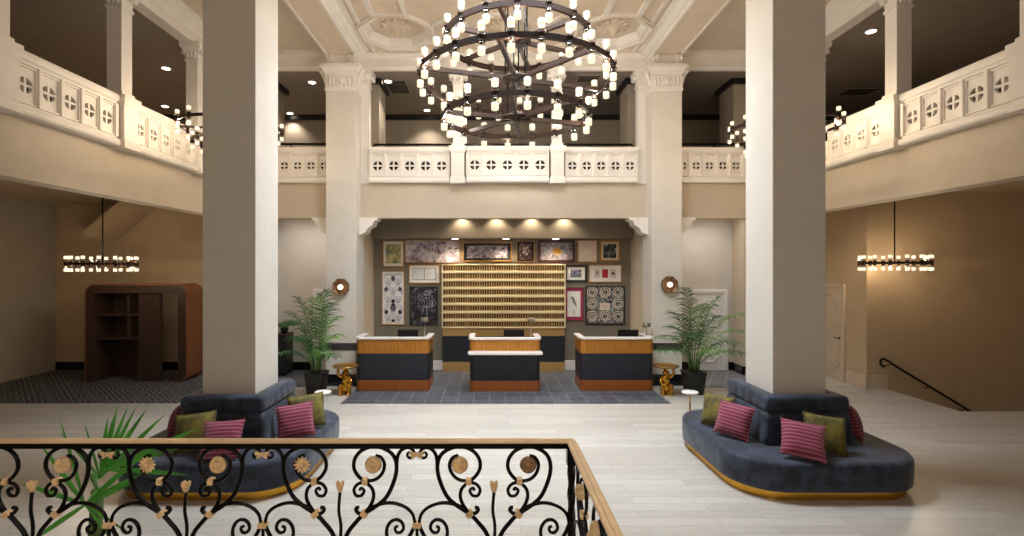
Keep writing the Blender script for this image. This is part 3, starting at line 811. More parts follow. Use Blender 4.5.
# ================================================================== RECEPTION
def desk(label, x0, x1, yf, ledge=False):
    """U-shaped counter: front and two side walls with rounded front corners, marble cap, lower worktop behind"""
    xc = (x0 + x1) / 2; w = x1 - x0; dep = .72; z0 = .006
    t = thing('reception_desk', label, 'reception desk', (xc, yf, z0), 0, 'three matching reception desks')
    hx = w / 2
    def U(e, th, r=.10):
        o = []; ox = hx + e; oy = -e; rr = r + e
        o += [(-ox, dep), ]
        for i in range(7): a = PI + PI / 2 * i / 6; o.append((-ox + rr + rr * cos(a), oy + rr + rr * sin(a)))
        for i in range(7): a = 1.5 * PI + PI / 2 * i / 6; o.append((ox - rr + rr * cos(a), oy + rr + rr * sin(a)))
        o += [(ox, dep), (hx - th, dep), (hx - th, th), (-hx + th, th), (-hx + th, dep)]
        return o
    def ring(nm, za, zb, e, th, m, bev=.004):
        b = MB(); b.prism(U(e, th), za, zb, 'Z'); o = newobj(nm, b.mesh(nm, m), t); add_bevel(o, bev); return o
    ring('plinth', 0, .225, 0, .07, 'desk_base_wood')
    ring('front_panel', .225, .80, -.006, .07, 'navy_leather')
    ring('upper_band', .80, 1.10, 0, .07, 'desk_wood')
    ring('counter_cap', 1.10, 1.15, .025, .11, 'marble', .012)
    b = MB(); b.bx(-hx + .072, hx - .072, .072, dep, .74, .78); newobj('worktop', b.mesh('worktop', 'dark_wood'), t)
    b = MB()
    for s in (-1, 1): b.bx(s * (hx - .2) - .006, s * (hx - .2) + .006, .0, .004, .225, .80)
    newobj('panel_seam', b.mesh('panel_seam', 'black_trim'), t)
    if ledge:
        b = MB(); b.prism([(-hx - .03, .0)] + [(-hx - .03 + .06 * (1 - cos(a)), -.24 - .05 * sin(a) + .03) for a in (0.4, .9, 1.57)] + [(hx + .03 - .06 * (1 - cos(a)), -.24 - .05 * sin(a) + .03) for a in (1.57, .9, .4)] + [(hx + .03, 0)], .82, .87, 'Z')
        o = newobj('front_ledge', b.mesh('front_ledge', 'marble'), t); add_bevel(o, .012, 3)
        b = MB(); b.bx(-hx + .02, hx - .02, -.06, -.002, .75, .82); newobj('ledge_support', b.mesh('ledge_support', 'black_trim'), t)
    return t
px_ = lambda a, b, d: (P(a, 0, d).x, P(b, 0, d).x)
DL, DC, DR = px_(356, 429.5, 10.72), px_(469.5, 540.5, 10.66), px_(580.5, 654, 10.72)
desk('wood and navy reception desk on the left with white counter cap', *DL, 10.72)
desk('central reception desk with a lower white ledge across its front', *DC, 10.66, True)
desk('wood and navy reception desk on the right with white counter cap', *DR, 10.72)
def monitor(label, x, y, z, w, kind, rz=0.0):
    t = thing('monitor', label, 'monitor', (x, y, z), rz, 'screens behind the reception counters')
    b = MB(); b.lathe([(.1, 0), (.1, .012), (.02, .02)], n=20); b.tube([(0, 0, .015), (0, 0, .33)], .016, 8); newobj('stand', b.mesh('stand', 'black_plastic'), t)
    b = MB(); b.box((0, 0, .375), (w, .03, .20)); o = newobj('screen_housing', b.mesh('screen_housing', 'black_plastic'), t); add_bevel(o, .008)
    b = MB(); b.box((0, .0165, .375), (w - .03, .003, .17)); newobj('display', b.mesh('display', 'screen_grey'), t)
    return t
ZW = .786
monitor('black monitor behind the left reception desk counter', P(408, 0, 11.2).x, 11.2, ZW, .46, 0)
monitor('black monitor behind the central reception desk counter', P(514, 0, 11.2).x, 11.2, ZW, .46, 0)
monitor('black monitor behind the right reception desk counter', 2.78, 11.2, ZW, .46, 0)
def desk_lamp(label, x, y, z=ZW, h=.64, br=.07):
    t = thing('desk_lamp', label, 'desk lamp', (x, y, z), 0, 'small nickel desk lamps at reception')
    b = MB(); b.lathe([(br, 0), (br, .015), (.012, .02), (.010, h)], n=16); newobj('stem', b.mesh('stem', 'nickel'), t)
    b = MB(); b.lathe([(.07, h - .02), (.085, h - .01), (.085, h + .07), (.07, h + .08)], n=20); newobj('lamp_shade', b.mesh('lamp_shade', 'nickel'), t)
desk_lamp('small nickel desk lamp at right end of the left reception desk', P(422, 0, 11.45).x + .06, 11.45)
desk_lamp('small nickel desk lamp right of the monitor at the central desk', P(531, 0, 11.4).x, 11.4)
desk_lamp('small nickel desk lamp beside right rear pillar on right reception desk', DR[1] - .04, 11.1, 1.157, .19, .045)

# brass pigeonhole rack on the niche wall
yr = 12.86; xa, xb = P(442.6, 0, 12.78).x, P(564.6, 0, 12.78).x
rk = thing('key_rack', 'large brass pigeonhole rack of eight rows above navy and bronze panels behind reception', 'key rack', ((xa + xb) / 2, yr, .006))
def Zr(py, d=12.76): return CAMZ - (py - VY) * d / F
MB().bx(xa, xb, 12.84, 12.895, .006, Zr(264)).build('backing', 'rack_back', rk)
MB().bx(xa, xb, 12.74, 12.84, Zr(336), Zr(328)).build('middle_band', 'brushed_brass', rk)
MB().bx(xa, xb, 12.76, 12.84, Zr(362), Zr(336)).build('lower_panel', 'navy_leather', rk)
MB().bx(xa, xb, 12.74, 12.84, .006, Zr(362)).build('bottom_band', 'brushed_brass', rk)
for s, x in ((0, xa), (1, xb)): MB().bx(x - .02, x + .02, 12.72, 12.84, Zr(328), Zr(264)).build('side_post', 'pale_brass', rk)
z_top, z_bot = Zr(264), Zr(328); rowh = (z_top - z_bot) / 8
for i in range(9):
    z = z_top - rowh * i
    MB().bx(xa + .02, xb - .02, 12.70, 12.84, z - (.0 if i == 8 else .034), z + (.034 if i else .0)).build('shelf_board', 'pale_brass', rk, bevel=.006)
for i in range(8):
    b = MB(); za, zb2 = z_top - rowh * (i + 1) + .034, z_top - rowh * i - .034
    for j in range(1, 50):
        x = xa + .02 + (xb - xa - .04) * j / 50; wd = .013 if j % 5 else .019
        b.bx(x - wd, x + wd, 12.715, 12.84, za, zb2)
    b.build('divider_grid', 'brushed_brass', rk)

# pictures -----------------------------------------------------------------
def picture(label, px0, py0, px1, py1, frame, fw, layers, extra=None, depth=.035):
    """layers: list of (inset fraction of short side, material); local X along wall, Z up, -Y to the room"""
    d = 12.87; a, b = P(px0, py0, d), P(px1, py1, d)
    w, h = b.x - a.x, a.z - b.z
    t = thing('framed_picture', label, 'picture', ((a.x + b.x) / 2, YB, (a.z + b.z) / 2), 0, 'framed pictures around the brass rack')
    f = MB(); y0, y1 = -depth, -.002
    f.bx(-w / 2, w / 2, y0, y1, h / 2 - fw, h / 2); f.bx(-w / 2, w / 2, y0, y1, -h / 2, -h / 2 + fw)
    f.bx(-w / 2, -w / 2 + fw, y0, y1, -h / 2 + fw, h / 2 - fw); f.bx(w / 2 - fw, w / 2, y0, y1, -h / 2 + fw, h / 2 - fw)
    o = newobj('frame', f.mesh('frame', frame), t); add_bevel(o, .004)
    y = -.012
    for k, (ix, iz, m) in enumerate(layers):
        g = MB(); g.bx(-w / 2 + fw + ix, w / 2 - fw - ix, y, y + .006, -h / 2 + fw + iz, h / 2 - fw - iz)
        newobj('mat_board' if k < len(layers) - 1 else 'print', g.mesh('print', m), t); y -= .003
    if extra: extra(t, w, h, y - .001)
    return t
def blob(t, name, m, pts, y):
    g = MB()
    for x, z, rx, rz in pts: g.lathe([(.3, 0), (1.0, .0), (1.0, .003), (.3, .003)], n=12, axis='Y'); 
    g = MB()
    for x, z, rx, rz in pts:
        ring = [Vector((x + rx * cos(a), y, z + rz * sin(a))) for a in [2 * PI * i / 12 for i in range(12)]]
        g.loft([ring, [p + Vector((0, .003, 0)) for p in ring]], smooth=False)
    return newobj(name, g.mesh(name, m), t)
def rects(t, name, m, rs, y):
    g = MB()
    for x0, x1, z0, z1 in rs: g.bx(x0, x1, y, y + .003, z0, z1)
    return newobj(name, g.mesh(name, m), t)
def ex_nouveau(t, w, h, y):
    g = MB()
    for r in range(-1, 6):
        for c in (-1, 0, 1):
            cx = c * w * .42 + (0 if r % 2 == 0 else w * .21); cz = -h / 2 + .1 + r * h * .165
            for rad in (.16, .12, .085):
                pts = [(cx + rad * cos(a), y, cz + rad * 1.25 * sin(a)) for a in [PI * i / 10 for i in range(11)]]
                pts = [p for p in pts if abs(p[0]) < w / 2 - .05 and abs(p[2]) < h / 2 - .06]
                if len(pts) > 2: g.tube(pts, .006, 4)
    newobj('ornament', g.mesh('ornament', 'ink_pale'), t)
    dk = [(0, h * .36, .05, .07), (-w * .3, h * .16, .05, .06), (w * .3, h * .16, .05, .06), (0, -h * .06, .05, .06), (0, -h * .17, .07, .10), (-w * .3, -h * .26, .05, .06), (w * .3, -h * .26, .05, .06), (0, -h * .42, .05, .04)]
    for q in dk: blob(t, 'dark_motif', 'ink', [q], y - .001)
def ex_blossom(t, w, h, y):
    random.seed(3); blob(t, 'petals', 'red_frame', [(random.uniform(-.46, .46) * w, random.uniform(-.1, .42) * h, .022, .02) for _ in range(26)], y)
def ex_cloud(t, w, h, y): pass
def ex_pages(t, w, h, y):
    rects(t, 'page_border', 'ink', [(-w * .36, w * .36, h * .29, h * .31), (-w * .36, w * .36, -h * .31, -h * .29), (-w * .37, -w * .36, -h * .3, h * .3), (w * .36, w * .37, -h * .3, h * .3), (-.006, .006, -h * .3, h * .3)], y)
def ex_night(t, w, h, y):
    random.seed(5)
    pts = []
    for k in range(9):
        zz = h * (.36 - .05 * k); ww = w * (.08 + .04 * k if k < 6 else .30 - .08 * (k - 6))
        for j in range(7): pts.append((w * .12 + ww * (j / 3 - 1) + random.uniform(-.01, .01), zz + random.uniform(-.02, .02), .012, .016))
    blob(t, 'crystal_lights', 'ink_pale', pts, y); rects(t, 'column_highlight', 'print_grey', [(w * .09, w * .13, -h * .42, 0)], y)
def ex_medal(t, w, h, y):
    blob(t, 'rosette', 'print_grey', [(-w * .27, 0, .09, .09)], y); blob(t, 'rosette', 'print_grey', [(w * .27, 0, .09, .09)], y); blob(t, 'orange_rosette', 'gold_paint_frame', [(.02 + .07 * cos(a), .06 * sin(a), .045, .045) for a in [PI / 3 * i for i in range(6)]] + [(.02, 0, .05, .05)], y - .001)
def ex_trio(t, w, h, y):
    for x, m in ((-.24, 'print_blush'), (0, 'print_red'), (.24, 'print_blush')):
        rects(t, 'small_print', m, [(x * w - .075, x * w + .075, -h * .24, h * .24)], y)
    blob(t, 'seal', 'ink', [(.24 * w, 0, .035, .04)], y - .003)
    blob(t, 'seal', 'print_grey', [(-.24 * w, .02, .035, .05)], y - .003)
def ex_bird(t, w, h, y):
    g = MB(); g.prism([(-.09, .16), (-.05, .2), (.0, .17), (.05, .05), (.07, -.06), (.09, -.12), (.03, -.04), (-.03, .04), (-.05, .12)], y, y + .003, 'Y'); newobj('bird_drawing', g.mesh('bird_drawing', 'print_grey'), t)
    blob(t, 'pink_flower', 'print_blush', [(.0, -.2, .03, .06), (.02, -.28, .015, .05)], y)
def ex_damask(t, w, h, y):
    rects(t, 'title_plate', 'mat_cream', [(-.14, .12, -.13, .06)], y)
    rects(t, 'caption_lines', 'ink_pale', [(-.08, .06, -.03, -.02), (-.06, .04, -.06, -.05)], y - .003)
    random.seed(9); g = MB()
    for cx in (-.33, 0, .33):
        for cz in (-.3, .02, .32):
            if cx == 0 and cz == .02: continue
            for s in (-1, 1):
                for q in (1, .6):
                    pts = [(cx * w + s * q * .13 * sin(a) , y, cz * h + q * .12 * cos(a) * (1 + .3 * sin(2 * a))) for a in [PI * i / 10 for i in range(11)]]
                    g.tube(pts, .010, 4)
    newobj('scrollwork', g.mesh('scrollwork', 'mat_cream'), t)
def ex_flower4(t, w, h, y): blob(t, 'blooms', 'print_blush', [(-.03, .08, .04, .04), (.05, .1, .035, .03), (-.05, -.02, .035, .04), (.03, -.06, .04, .04), (0, .02, .03, .03)], y)
G, B_, RF = 'gold_paint_frame', 'black_frame', 'red_frame'
picture('green and yellow abstract with white mat, top left picture on the niche wall', 382.5, 240.5, 404, 267, G, .025, [(0, 0, 'mat_white'), (.055, .07, 'art_meadow')])
picture('wide unmatted grey and plum blossom picture at top left of the wall', 405, 240, 459.5, 263, G, .018, [(0, 0, 'art_blossom')], ex_blossom)
picture('wide black matted picture of a pale purple cloud above the brass rack', 462.5, 242, 512, 261.5, G, .03, [(0, 0, 'mat_black'), (.09, .06, 'art_cloud')])
picture('small dark flower picture above the brass rack, next to purple cloud picture', 516.5, 241, 534.5, 262, G, .02, [(0, 0, 'mat_black'), (.05, .05, 'art_flowers_dark')], ex_flower4)
picture('dark red framed grey picture with an orange rosette in the middle', 538, 240, 575, 262.5, RF, .045, [(0, 0, 'mat_black'), (.02, .02, 'art_medallion')], ex_medal)
picture('cream sketch in a thin gold frame, second from the right in the top row', 577.5, 240, 597.5, 262.5, G, .025, [(0, 0, 'art_sketch')])
picture('black photograph in cream mat and brown frame at top right corner', 600, 240.5, 620, 261.5, G, .04, [(0, 0, 'mat_cream'), (.05, .05, 'art_photo')])
picture('white picture of two facing pages in a thin gold frame', 408.5, 264.5, 440, 283.5, G, .022, [(0, 0, 'mat_white'), (.1, .07, 'art_pages')], ex_pages)
picture('tall white fan-patterned print left of the black canvas', 381.5, 271, 404.5, 325, G, .022, [(0, 0, 'mat_white')], ex_nouveau)
picture('black canvas with white crystal lights, beside the tall fan-patterned print', 409.5, 286.5, 438, 325, B_, .008, [(0, 0, 'art_night')], ex_night)
picture('small black framed blue print with white mat right of the rack', 565, 265, 587, 282, B_, .05, [(0, 0, 'mat_white'), (.09, .07, 'art_blue')])
picture('gold framed row of three small prints, the middle one red', 588.5, 264.5, 622, 282.5, G, .025, [(0, 0, 'mat_white')], ex_trio)
picture('bird drawing in a magenta mat right of the rack', 564.5, 287.5, 583.5, 320.5, 'red_frame', .012, [(0, 0, 'mat_magenta'), (.065, .085, 'mat_white')], ex_bird)
picture('large square black and white scrollwork print with a small title plate', 585.5, 286, 625, 324.5, B_, .03, [(0, 0, 'art_damask')], ex_damask)

# sconces on the rear pillars
def sconce(label, x, z):
    t = thing('wall_sconce', label, 'wall sconce', (x, 11.2, z), 0, 'octagonal brass wall sconces')
    b = MB(); b.lathe([(.05, -.002), (.16, -.002), (.2, -.06), (.19, -.09), (.14, -.05), (.08, -.035)], n=8, axis='Y', smooth=False, a0=PI / 8); newobj('dish', b.mesh('dish', 'old_bronze'), t)
    b = MB(); b.ball((0, -.085, .0), .058, 16); o = newobj('globe', b.mesh('globe', 'lit_globe'), t); o['label'] = 'glowing white globe'
sconce('octagonal bronze wall sconce with lit globe on left rear pillar', P(341.5, 0, 11.2).x, P(0, 287, 11.2).z)
sconce('octagonal bronze wall sconce with lit globe on right rear pillar', P(668.7, 0, 11.2).x, P(0, 284.5, 11.2).z)

# ================================================================== SOFAS AROUND THE NEAR PILLARS
def sofa(label, cx, cy):
    t = thing('sofa', label, 'sofa', (cx, cy, 0), 0, 'navy velvet sofas wrapped around the near pillars')
    H = 1.12
    b = MB(); b.loft([rsq(h, h, r, z, n=14) for h, r, z in ((.346, .004, 0), (H - .06, .53, 0), (H - .06, .53, .098), (.346, .004, .098), (.346, .004, 0))], caps=False, smooth=False); o = newobj('plinth', b.mesh('plinth', 'gold'), t)
    b = MB(); prof = [(-.03, .10), (-.005, .115), (0, .15), (.006, .28), (.003, .385), (-.004, .412), (-.018, .430), (-.045, .439), (-.10, .441), (-.55, .442), (.346 - H, .442), (.346 - H, .10), (-.03, .10)]
    b.loft([rsq(H + e, H + e, max(.58 + e, .004), z, n=14) for e, z in prof], caps=False); newobj('seat', b.mesh('seat', 'navy_velvet'), t)
    # backrest: lower pad and top roll, each a ring around the pillar with channel seams
    def ringpad(prof, seam):
        bb = MB(); rings = []
        for e, z, k in prof:
            h = .345 + e; rg = rsq(h, h, .01 + e * .18, z, n=5, dense=24)
            out = []
            for p in rg:
                m = max(abs(p.x), abs(p.y)); q = p.copy()
                u = p.y if abs(p.x) >= abs(p.y) else p.x
                s = abs(((u / .21 + .5) % 1) - .5) * .21 if seam else 1
                if k and s < .012 and min(abs(p.x), abs(p.y)) < .42: q = Vector((p.x * (1 - .022 * k), p.y * (1 - .022 * k), p.z))
                out.append(q)
            rings.append(out)
        bb.loft(rings, caps=False); return bb
    lo = [(.005, .442, 0), (.20, .442, 0), (.215, .46, 0), (.21, .56, 0), (.19, .76, 0), (.18, .825, 0), (.15, .842, 0), (.005, .845, 0)]
    newobj('backrest', ringpad(lo, False).mesh('backrest', 'navy_velvet'), t)
    hi = [(.005, .846, 0), (.14, .847, 0), (.165, .853, .3), (.18, .875, 1), (.182, .94, 1), (.178, 1.0, 1), (.165, 1.03, 1), (.135, 1.042, 1), (.07, 1.045, .6), (.02, 1.04, 0), (.005, 1.03, 0)]
    newobj('back_roll', ringpad(hi, True).mesh('back_roll', 'navy_velvet'), t)
    return t
SY = 6.74
sofa('navy velvet sofa wrapped around the left near pillar, behind the iron railing', -3.65, SY)
sofa('navy velvet sofa wrapped around the right near pillar, gold plinth fully in view', 3.65, SY)

def cushion_mesh(w, h, t):
    n = 18; b = MB(); top, bot = [], []
    def shape(u, v):
        x, z = u * w / 2, v * h / 2
        x *= 1 - .07 * (1 - v * v) ** 1 * abs(u) ** 2; z *= 1 - .07 * (1 - u * u) * abs(v) ** 2
        th = t / 2 * (max(0, 1 - abs(u) ** 2.6) ** .55) * (max(0, 1 - abs(v) ** 2.6) ** .55)
        return x, z, th
    for s in (-1, 1):
        rows = []
        for i in range(n + 1):
            row = []
            for j in range(n + 1):
                u, v = -1 + 2 * j / n, -1 + 2 * i / n
                x, z, th = shape(u, v)
                wr = .006 * noise.noise(Vector((u * 3, v * 3, s * 4 + w * 10)))
                row.append(Vector((x, s * (th + (wr if th > .02 else 0)), z)))
            rows.append(row)
        b.loft(rows, closed=False, caps=False)
    return b, [shape(u, v) for u, v in ([(-1 + 2 * k / 12, -1) for k in range(12)] + [(1, -1 + 2 * k / 12) for k in range(12)] + [(1 - 2 * k / 12, 1) for k in range(12)] + [(-1, 1 - 2 * k / 12) for k in range(12)])]
cm, edge = cushion_mesh(.45, .43, .19)
CUSH = {}
for m in ('magenta_stripe', 'olive_velvet'):
    c_, e_ = cushion_mesh(.45, .43, .19)
    pb = MB(); pb.tube([(x, 0, z) for x, z, _ in e_], .008, 6, closed=True, up=(0, 1, 0))
    CUSH[m] = (c_.mesh('cushion', m), pb.mesh('piping', m))
def cushion(label, m, px, py, d, yaw, lean=12, roll=0, group='throw cushions on the pillar sofas', s=1.0):
    """centre at pixel-measured point on its own depth, leaning back against the backrest"""
    p = P(px, py, d)
    t = thing('cushion', label, 'cushion', p, 0, group)
    t.rotation_mode = 'XYZ'
    rot = Matrix.Rotation(R(yaw), 3, 'Z') @ Matrix.Rotation(R(-lean), 3, 'X') @ Matrix.Rotation(R(roll), 3, 'Y')
    t.rotation_euler = rot.to_euler(); t.scale = (s, s, s)
    bm_, pm = CUSH[m]
    newobj('cover', bm_, t); newobj('piping', pm, t)
    zmin = min((rot @ v.co).z for v in bm_.vertices) * s
    t.location.z = .452 - zmin
    return t
MS, OV = 'magenta_stripe', 'olive_velvet'
# right sofa
def place(label, m, x, y, yaw, lean, roll=0, s=1.0):
    c = cushion(label, m, 500, 300, 6, yaw, lean, roll, s=s); c.location.x = x; c.location.y = y; return c
place('magenta striped cushion on right sofa facing the aisle, in front of an olive one', MS, 2.86, 6.50, -52, 20, 3)
place('olive velvet cushion on right sofa facing the aisle, behind a magenta one', OV, 2.84, 6.93, -58, 16, -2)
place('magenta striped cushion on front of right sofa overlapping an olive one', MS, 3.32, 5.80, -18, 36, 8)
place('olive velvet cushion on front of right sofa behind a magenta one', OV, 3.68, 5.95, -8, 26, 8)
place('magenta cushion seen edge-on at the far right side of the right sofa', MS, 4.37, 6.5, 72, 16, 0, 1.05)
# left sofa
place('magenta striped cushion on left sofa facing the aisle, in front of an olive one', MS, -2.82, 6.46, 22, 22, -4)
place('olive velvet cushion on left sofa facing the aisle, behind a magenta one', OV, -2.82, 6.84, 22, 16, -4, 1.04)
place('magenta striped cushion on front of left sofa seen above the railing', MS, -3.42, 5.80, 3, 28, -3)
place('olive velvet cushion on front of left sofa behind palm leaves', OV, -3.83, 5.97, 6, 20, -6, 1.03)
place('magenta cushion seen edge-on at the far left side of the left sofa', MS, -4.40, 6.6, -80, 18, 0)

# small white side tables behind the sofas
def side_table(label, x, y):
    t = thing('side_table', label, 'side table', (x, y, 0), 0, 'small white topped side tables')
    b = MB(); b.lathe([(.05, .55), (.13, .55), (.135, .56), (.135, .575), (.13, .58), (.02, .58)], n=32); newobj('table_top', b.mesh('table_top', 'marble'), t)
    b = MB(); b.lathe([(.013, .015), (.013, .55)], n=12); newobj('stem', b.mesh('stem', 'gold'), t)
    b = MB(); b.lathe([(.11, 0), (.11, .012), (.02, .018)], n=28); newobj('base', b.mesh('base', 'gold'), t)
side_table('small round white side table with gold stem behind left sofa', -3.1, 8.35)
side_table('small round white side table with gold stem behind right sofa', 3.03, 8.35)

# gold animal pedestal tables beside the reception desks
def gold_table(label, x, y, mirror):
    t = thing('pedestal_table', label, 'side table', (x, y, 0), 0, 'gold pedestal tables carried by a crouching figure')
    b = MB()
    q = mirror
    b.ball((0, 0, .16), .10, 14, (1, 1, 1.25)); b.ball((0, -.01, .30), .085, 14, (1, .9, 1.3)); b.ball((0, -.03, .45), .068, 14, (1, 1, 1.05)); b.ball((0, -.095, .435), .032, 10)
    for s in (-1, 1):
        b.ball((s * .07, -.02, .46), .02, 8, (.5, 1, 1))
        b.tube(spline([(s * .06, .02, .12), (s * .1, -.08, .19), (s * .085, -.1, .03), (s * .08, -.15, .02)], 4), lambda k: .045 - .02 * k, 10)
    b.tube(spline([(q * .07, 0, .36), (q * .15, -.03, .42), (q * .16, -.01, .54), (q * .14, 0, .57)], 4), lambda k: .034 - .012 * k, 8)
    b.tube(spline([(-q * .07, 0, .36), (-q * .12, -.06, .28), (-q * .08, -.1, .2)], 4), lambda k: .034 - .012 * k, 8)
    b.tube(spline([(0, .08, .1), (q * .05, .15, .05), (q * .12, .14, .04)], 4), lambda k: .022 - .01 * k, 8)
    b.lathe([(.0001, .02), (.12, .02), (.12, 0), (.0001, 0)][::-1], n=24)
    b.tube([(0, 0, .45), (0, 0, .575)], .035, 10)
    me = b.mesh('figure', 'gold')
    o = newobj('figure', me, t); r = o.modifiers.new('fuse', 'REMESH'); r.mode = 'VOXEL'; r.voxel_size = .011; r.use_smooth_shade = True
    o['label'] = 'crouching gold animal figure'
    b = MB(); b.lathe([(.05, .572), (.24, .572), (.27, .595), (.27, .61), (.25, .605), (.23, .59), (.02, .588)], n=40); newobj('table_top', b.mesh('table_top', 'gold'), t)
gold_table('gold animal-based pedestal table between left palm and left reception desk', P(346, 0, 10.45).x, 10.45, -1)
gold_table('gold animal-based pedestal table between right reception desk and right palm', P(665.5, 0, 10.45).x, 10.45, 1)

# ================================================================== PLANTS
def frond_mesh(L, rise, out, nleaf, leaflen, leafw, droop, rnd, m, bend=1.0):
    """feather frond in local coords: root at origin, growing up +Z and arching over +X"""
    b = MB(); ax = []
    n = 16
    for i in range(n + 1):
        t = i / n
        ax.append(Vector((out * L * (t ** 1.6), 0, rise * L * (t - droop * t ** 2.6))))
    b.tube(ax, lambda t: .009 * (1 - .8 * t) + .0015, 6)
    def at(t):
        x = t * n; i = min(int(x), n - 1); return ax[i].lerp(ax[i + 1], x - i), (ax[i + 1] - ax[i]).normalized()
    for k in range(nleaf):
        t = .34 + .66 * k / (nleaf - 1); p, d = at(min(t, .999))
        ll = leaflen * (sin(PI * (.18 + .74 * (t - .34) / .66)) ** .8) * rnd.uniform(.85, 1.1)
        for s in (-1, 1):
            side = Vector((0, s, 0)); up0 = side.cross(d); up0 = up0 if up0.z > 0 else -up0; dirv = (d * rnd.uniform(.5, .95) + side * rnd.uniform(.75, 1.0) + up0 * rnd.uniform(-.1, .45)).normalized()
            up = side.cross(d); up = up if up.z > 0 else -up
            pts = []
            for j in range(5):
                u = j / 4
                q = p + dirv * ll * u + Vector((0, 0, -1)) * bend * ll * .42 * u ** 2 + up * ll * .10 * sin(u * PI)
                pts.append(q)
            wv = up.cross(dirv).normalized()
            rows = []
            for j, q in enumerate(pts):
                u = j / 4; ww = leafw * (sin(PI * min(.12 + u * .88, 1)) ** .7) if j < 4 else .0008
                rows.append([q - wv * ww, q - up * ww * .35, q + wv * ww])
            b.loft(rows, closed=False, caps=False)
    return b.mesh('frond', m)
def palm(label, x, y, ztop, seed, spread, nf, mats, group):
    rnd = random.Random(seed)
    t = thing('potted_palm', label, 'potted palm', (x, y, 0), 0, group)
    b = MB(); b.loft([rsq(a, a, .05, z) for a, z in ((.16, 0), (.205, .40), (.215, .43), (.215, .46), (.19, .46), (.185, .41))], caps=True); newobj('pot', b.mesh('pot', 'pot_black'), t)
    b = MB(); b.lathe([(.01, .415), (.18, .415), (.18, .40), (.01, .40)], n=16); newobj('soil', b.mesh('soil', 'soil'), t)
    for k in range(7):
        a = 2 * PI * k / 7 + rnd.uniform(-.3, .3); r0 = rnd.uniform(.03, .1); hh = rnd.uniform(.25, .55)
        b = MB(); b.tube([(r0 * cos(a), r0 * sin(a), .40), (r0 * 1.3 * cos(a), r0 * 1.3 * sin(a), .40 + hh * .5), (r0 * 1.7 * cos(a), r0 * 1.7 * sin(a), .40 + hh)], .016, 8); newobj('cane', b.mesh('cane', 'cane'), t)
    for k in range(nf):
        a = 2 * PI * k * .382 + rnd.uniform(-.25, .25); q = k / nf
        if sin(a) > 0 and sin(a) * spread * 1.1 > .3: a = -a if k % 2 else (PI * .04 if cos(a) > 0 else PI * .96)
        if x > 0 and cos(a) < -.6: a = PI * 1.2
        if x < 0 and cos(a) > .6: a = -PI * .2
        L = (ztop - .5) * rnd.uniform(.85, 1.12) * (1.0 - .35 * q)
        out = spread * (.25 + .62 * q) * rnd.uniform(.85, 1.15); rise = 1.02 - .42 * q
        me = frond_mesh(L, rise, out, 20, .38 * (1 - .15 * q), .011, .26 + .30 * q, rnd, mats[k % len(mats)], 1.0)
        newobj('frond', me, t, (.05 * cos(a), .05 * sin(a), .42), (0, 0, a))
    return t
GP = 'tall feathery palms in black pots'
pl = P(316.5, 0, 10.75); pr_ = P(693.5, 0, 10.7)
palm('tall feathery palm in black pot beside the left gold table', P(316.5, 0, 10.5).x, 10.5, 2.84, 11, .60, 14, ['leaf', 'leaf', 'leaf_light'], GP)
palm('tall feathery palm in black pot in front of the white panelled door', P(693.5, 0, 10.55).x, 10.55, 2.92, 25, .78, 14, ['leaf', 'leaf', 'leaf_light'], GP)

# dark console half hidden behind the left near pillar, with its plant
cx0 = -5.53
t = thing('console_cabinet', 'black console cabinet half hidden behind the left near pillar', 'cabinet', (cx0 - .05, 12.35, .012))
b = MB(); b.bx(-.32, .32, -.22, .22, .06, .98); o = newobj('body', b.mesh('body', 'black_frame'), t); add_bevel(o, .01)
b = MB(); b.bx(-.34, .34, -.24, .24, .98, 1.02); newobj('cabinet_top', b.mesh('cabinet_top', 'dark_wood'), t)
for s in (-1, 1):
    b = MB(); b.bx(s * .155 - .145, s * .155 + .145, -.235, -.22, .1, .94); dd = newobj('door', b.mesh('door', 'black_frame'), t); add_bevel(dd, .006)
    b = MB(); b.lathe([(.015, -.26), (.018, -.25), (.008, -.235)], (s * .04, 0, .55), 10, 'Y'); newobj('knob', b.mesh('knob', 'gold'), dd)
    for yy in (-1, 1):
        b = MB(); b.bx(s * .28 - .02, s * .28 + .02, yy * .18 - .02, yy * .18 + .02, 0, .06); newobj('leg', b.mesh('leg', 'black_frame'), t)
t = thing('leafy_plant', 'small leafy plant on the black console at edge of left near pillar', 'plant', (cx0 + .16, 12.3, 1.032), 0)
b = MB(); b.lathe([(.07, 0), (.1, .14), (.09, .14), (.085, .11)], n=20); newobj('pot', b.mesh('pot', 'pot_black'), t)
rnd = random.Random(4)
for k in range(9):
    a = 2 * PI * k / 9
    me = frond_mesh(.42, .55, .85, 9, .16, .016, .35, rnd, 'leaf', 1.0); newobj('frond', me, t, (0, 0, .1), (0, 0, a))

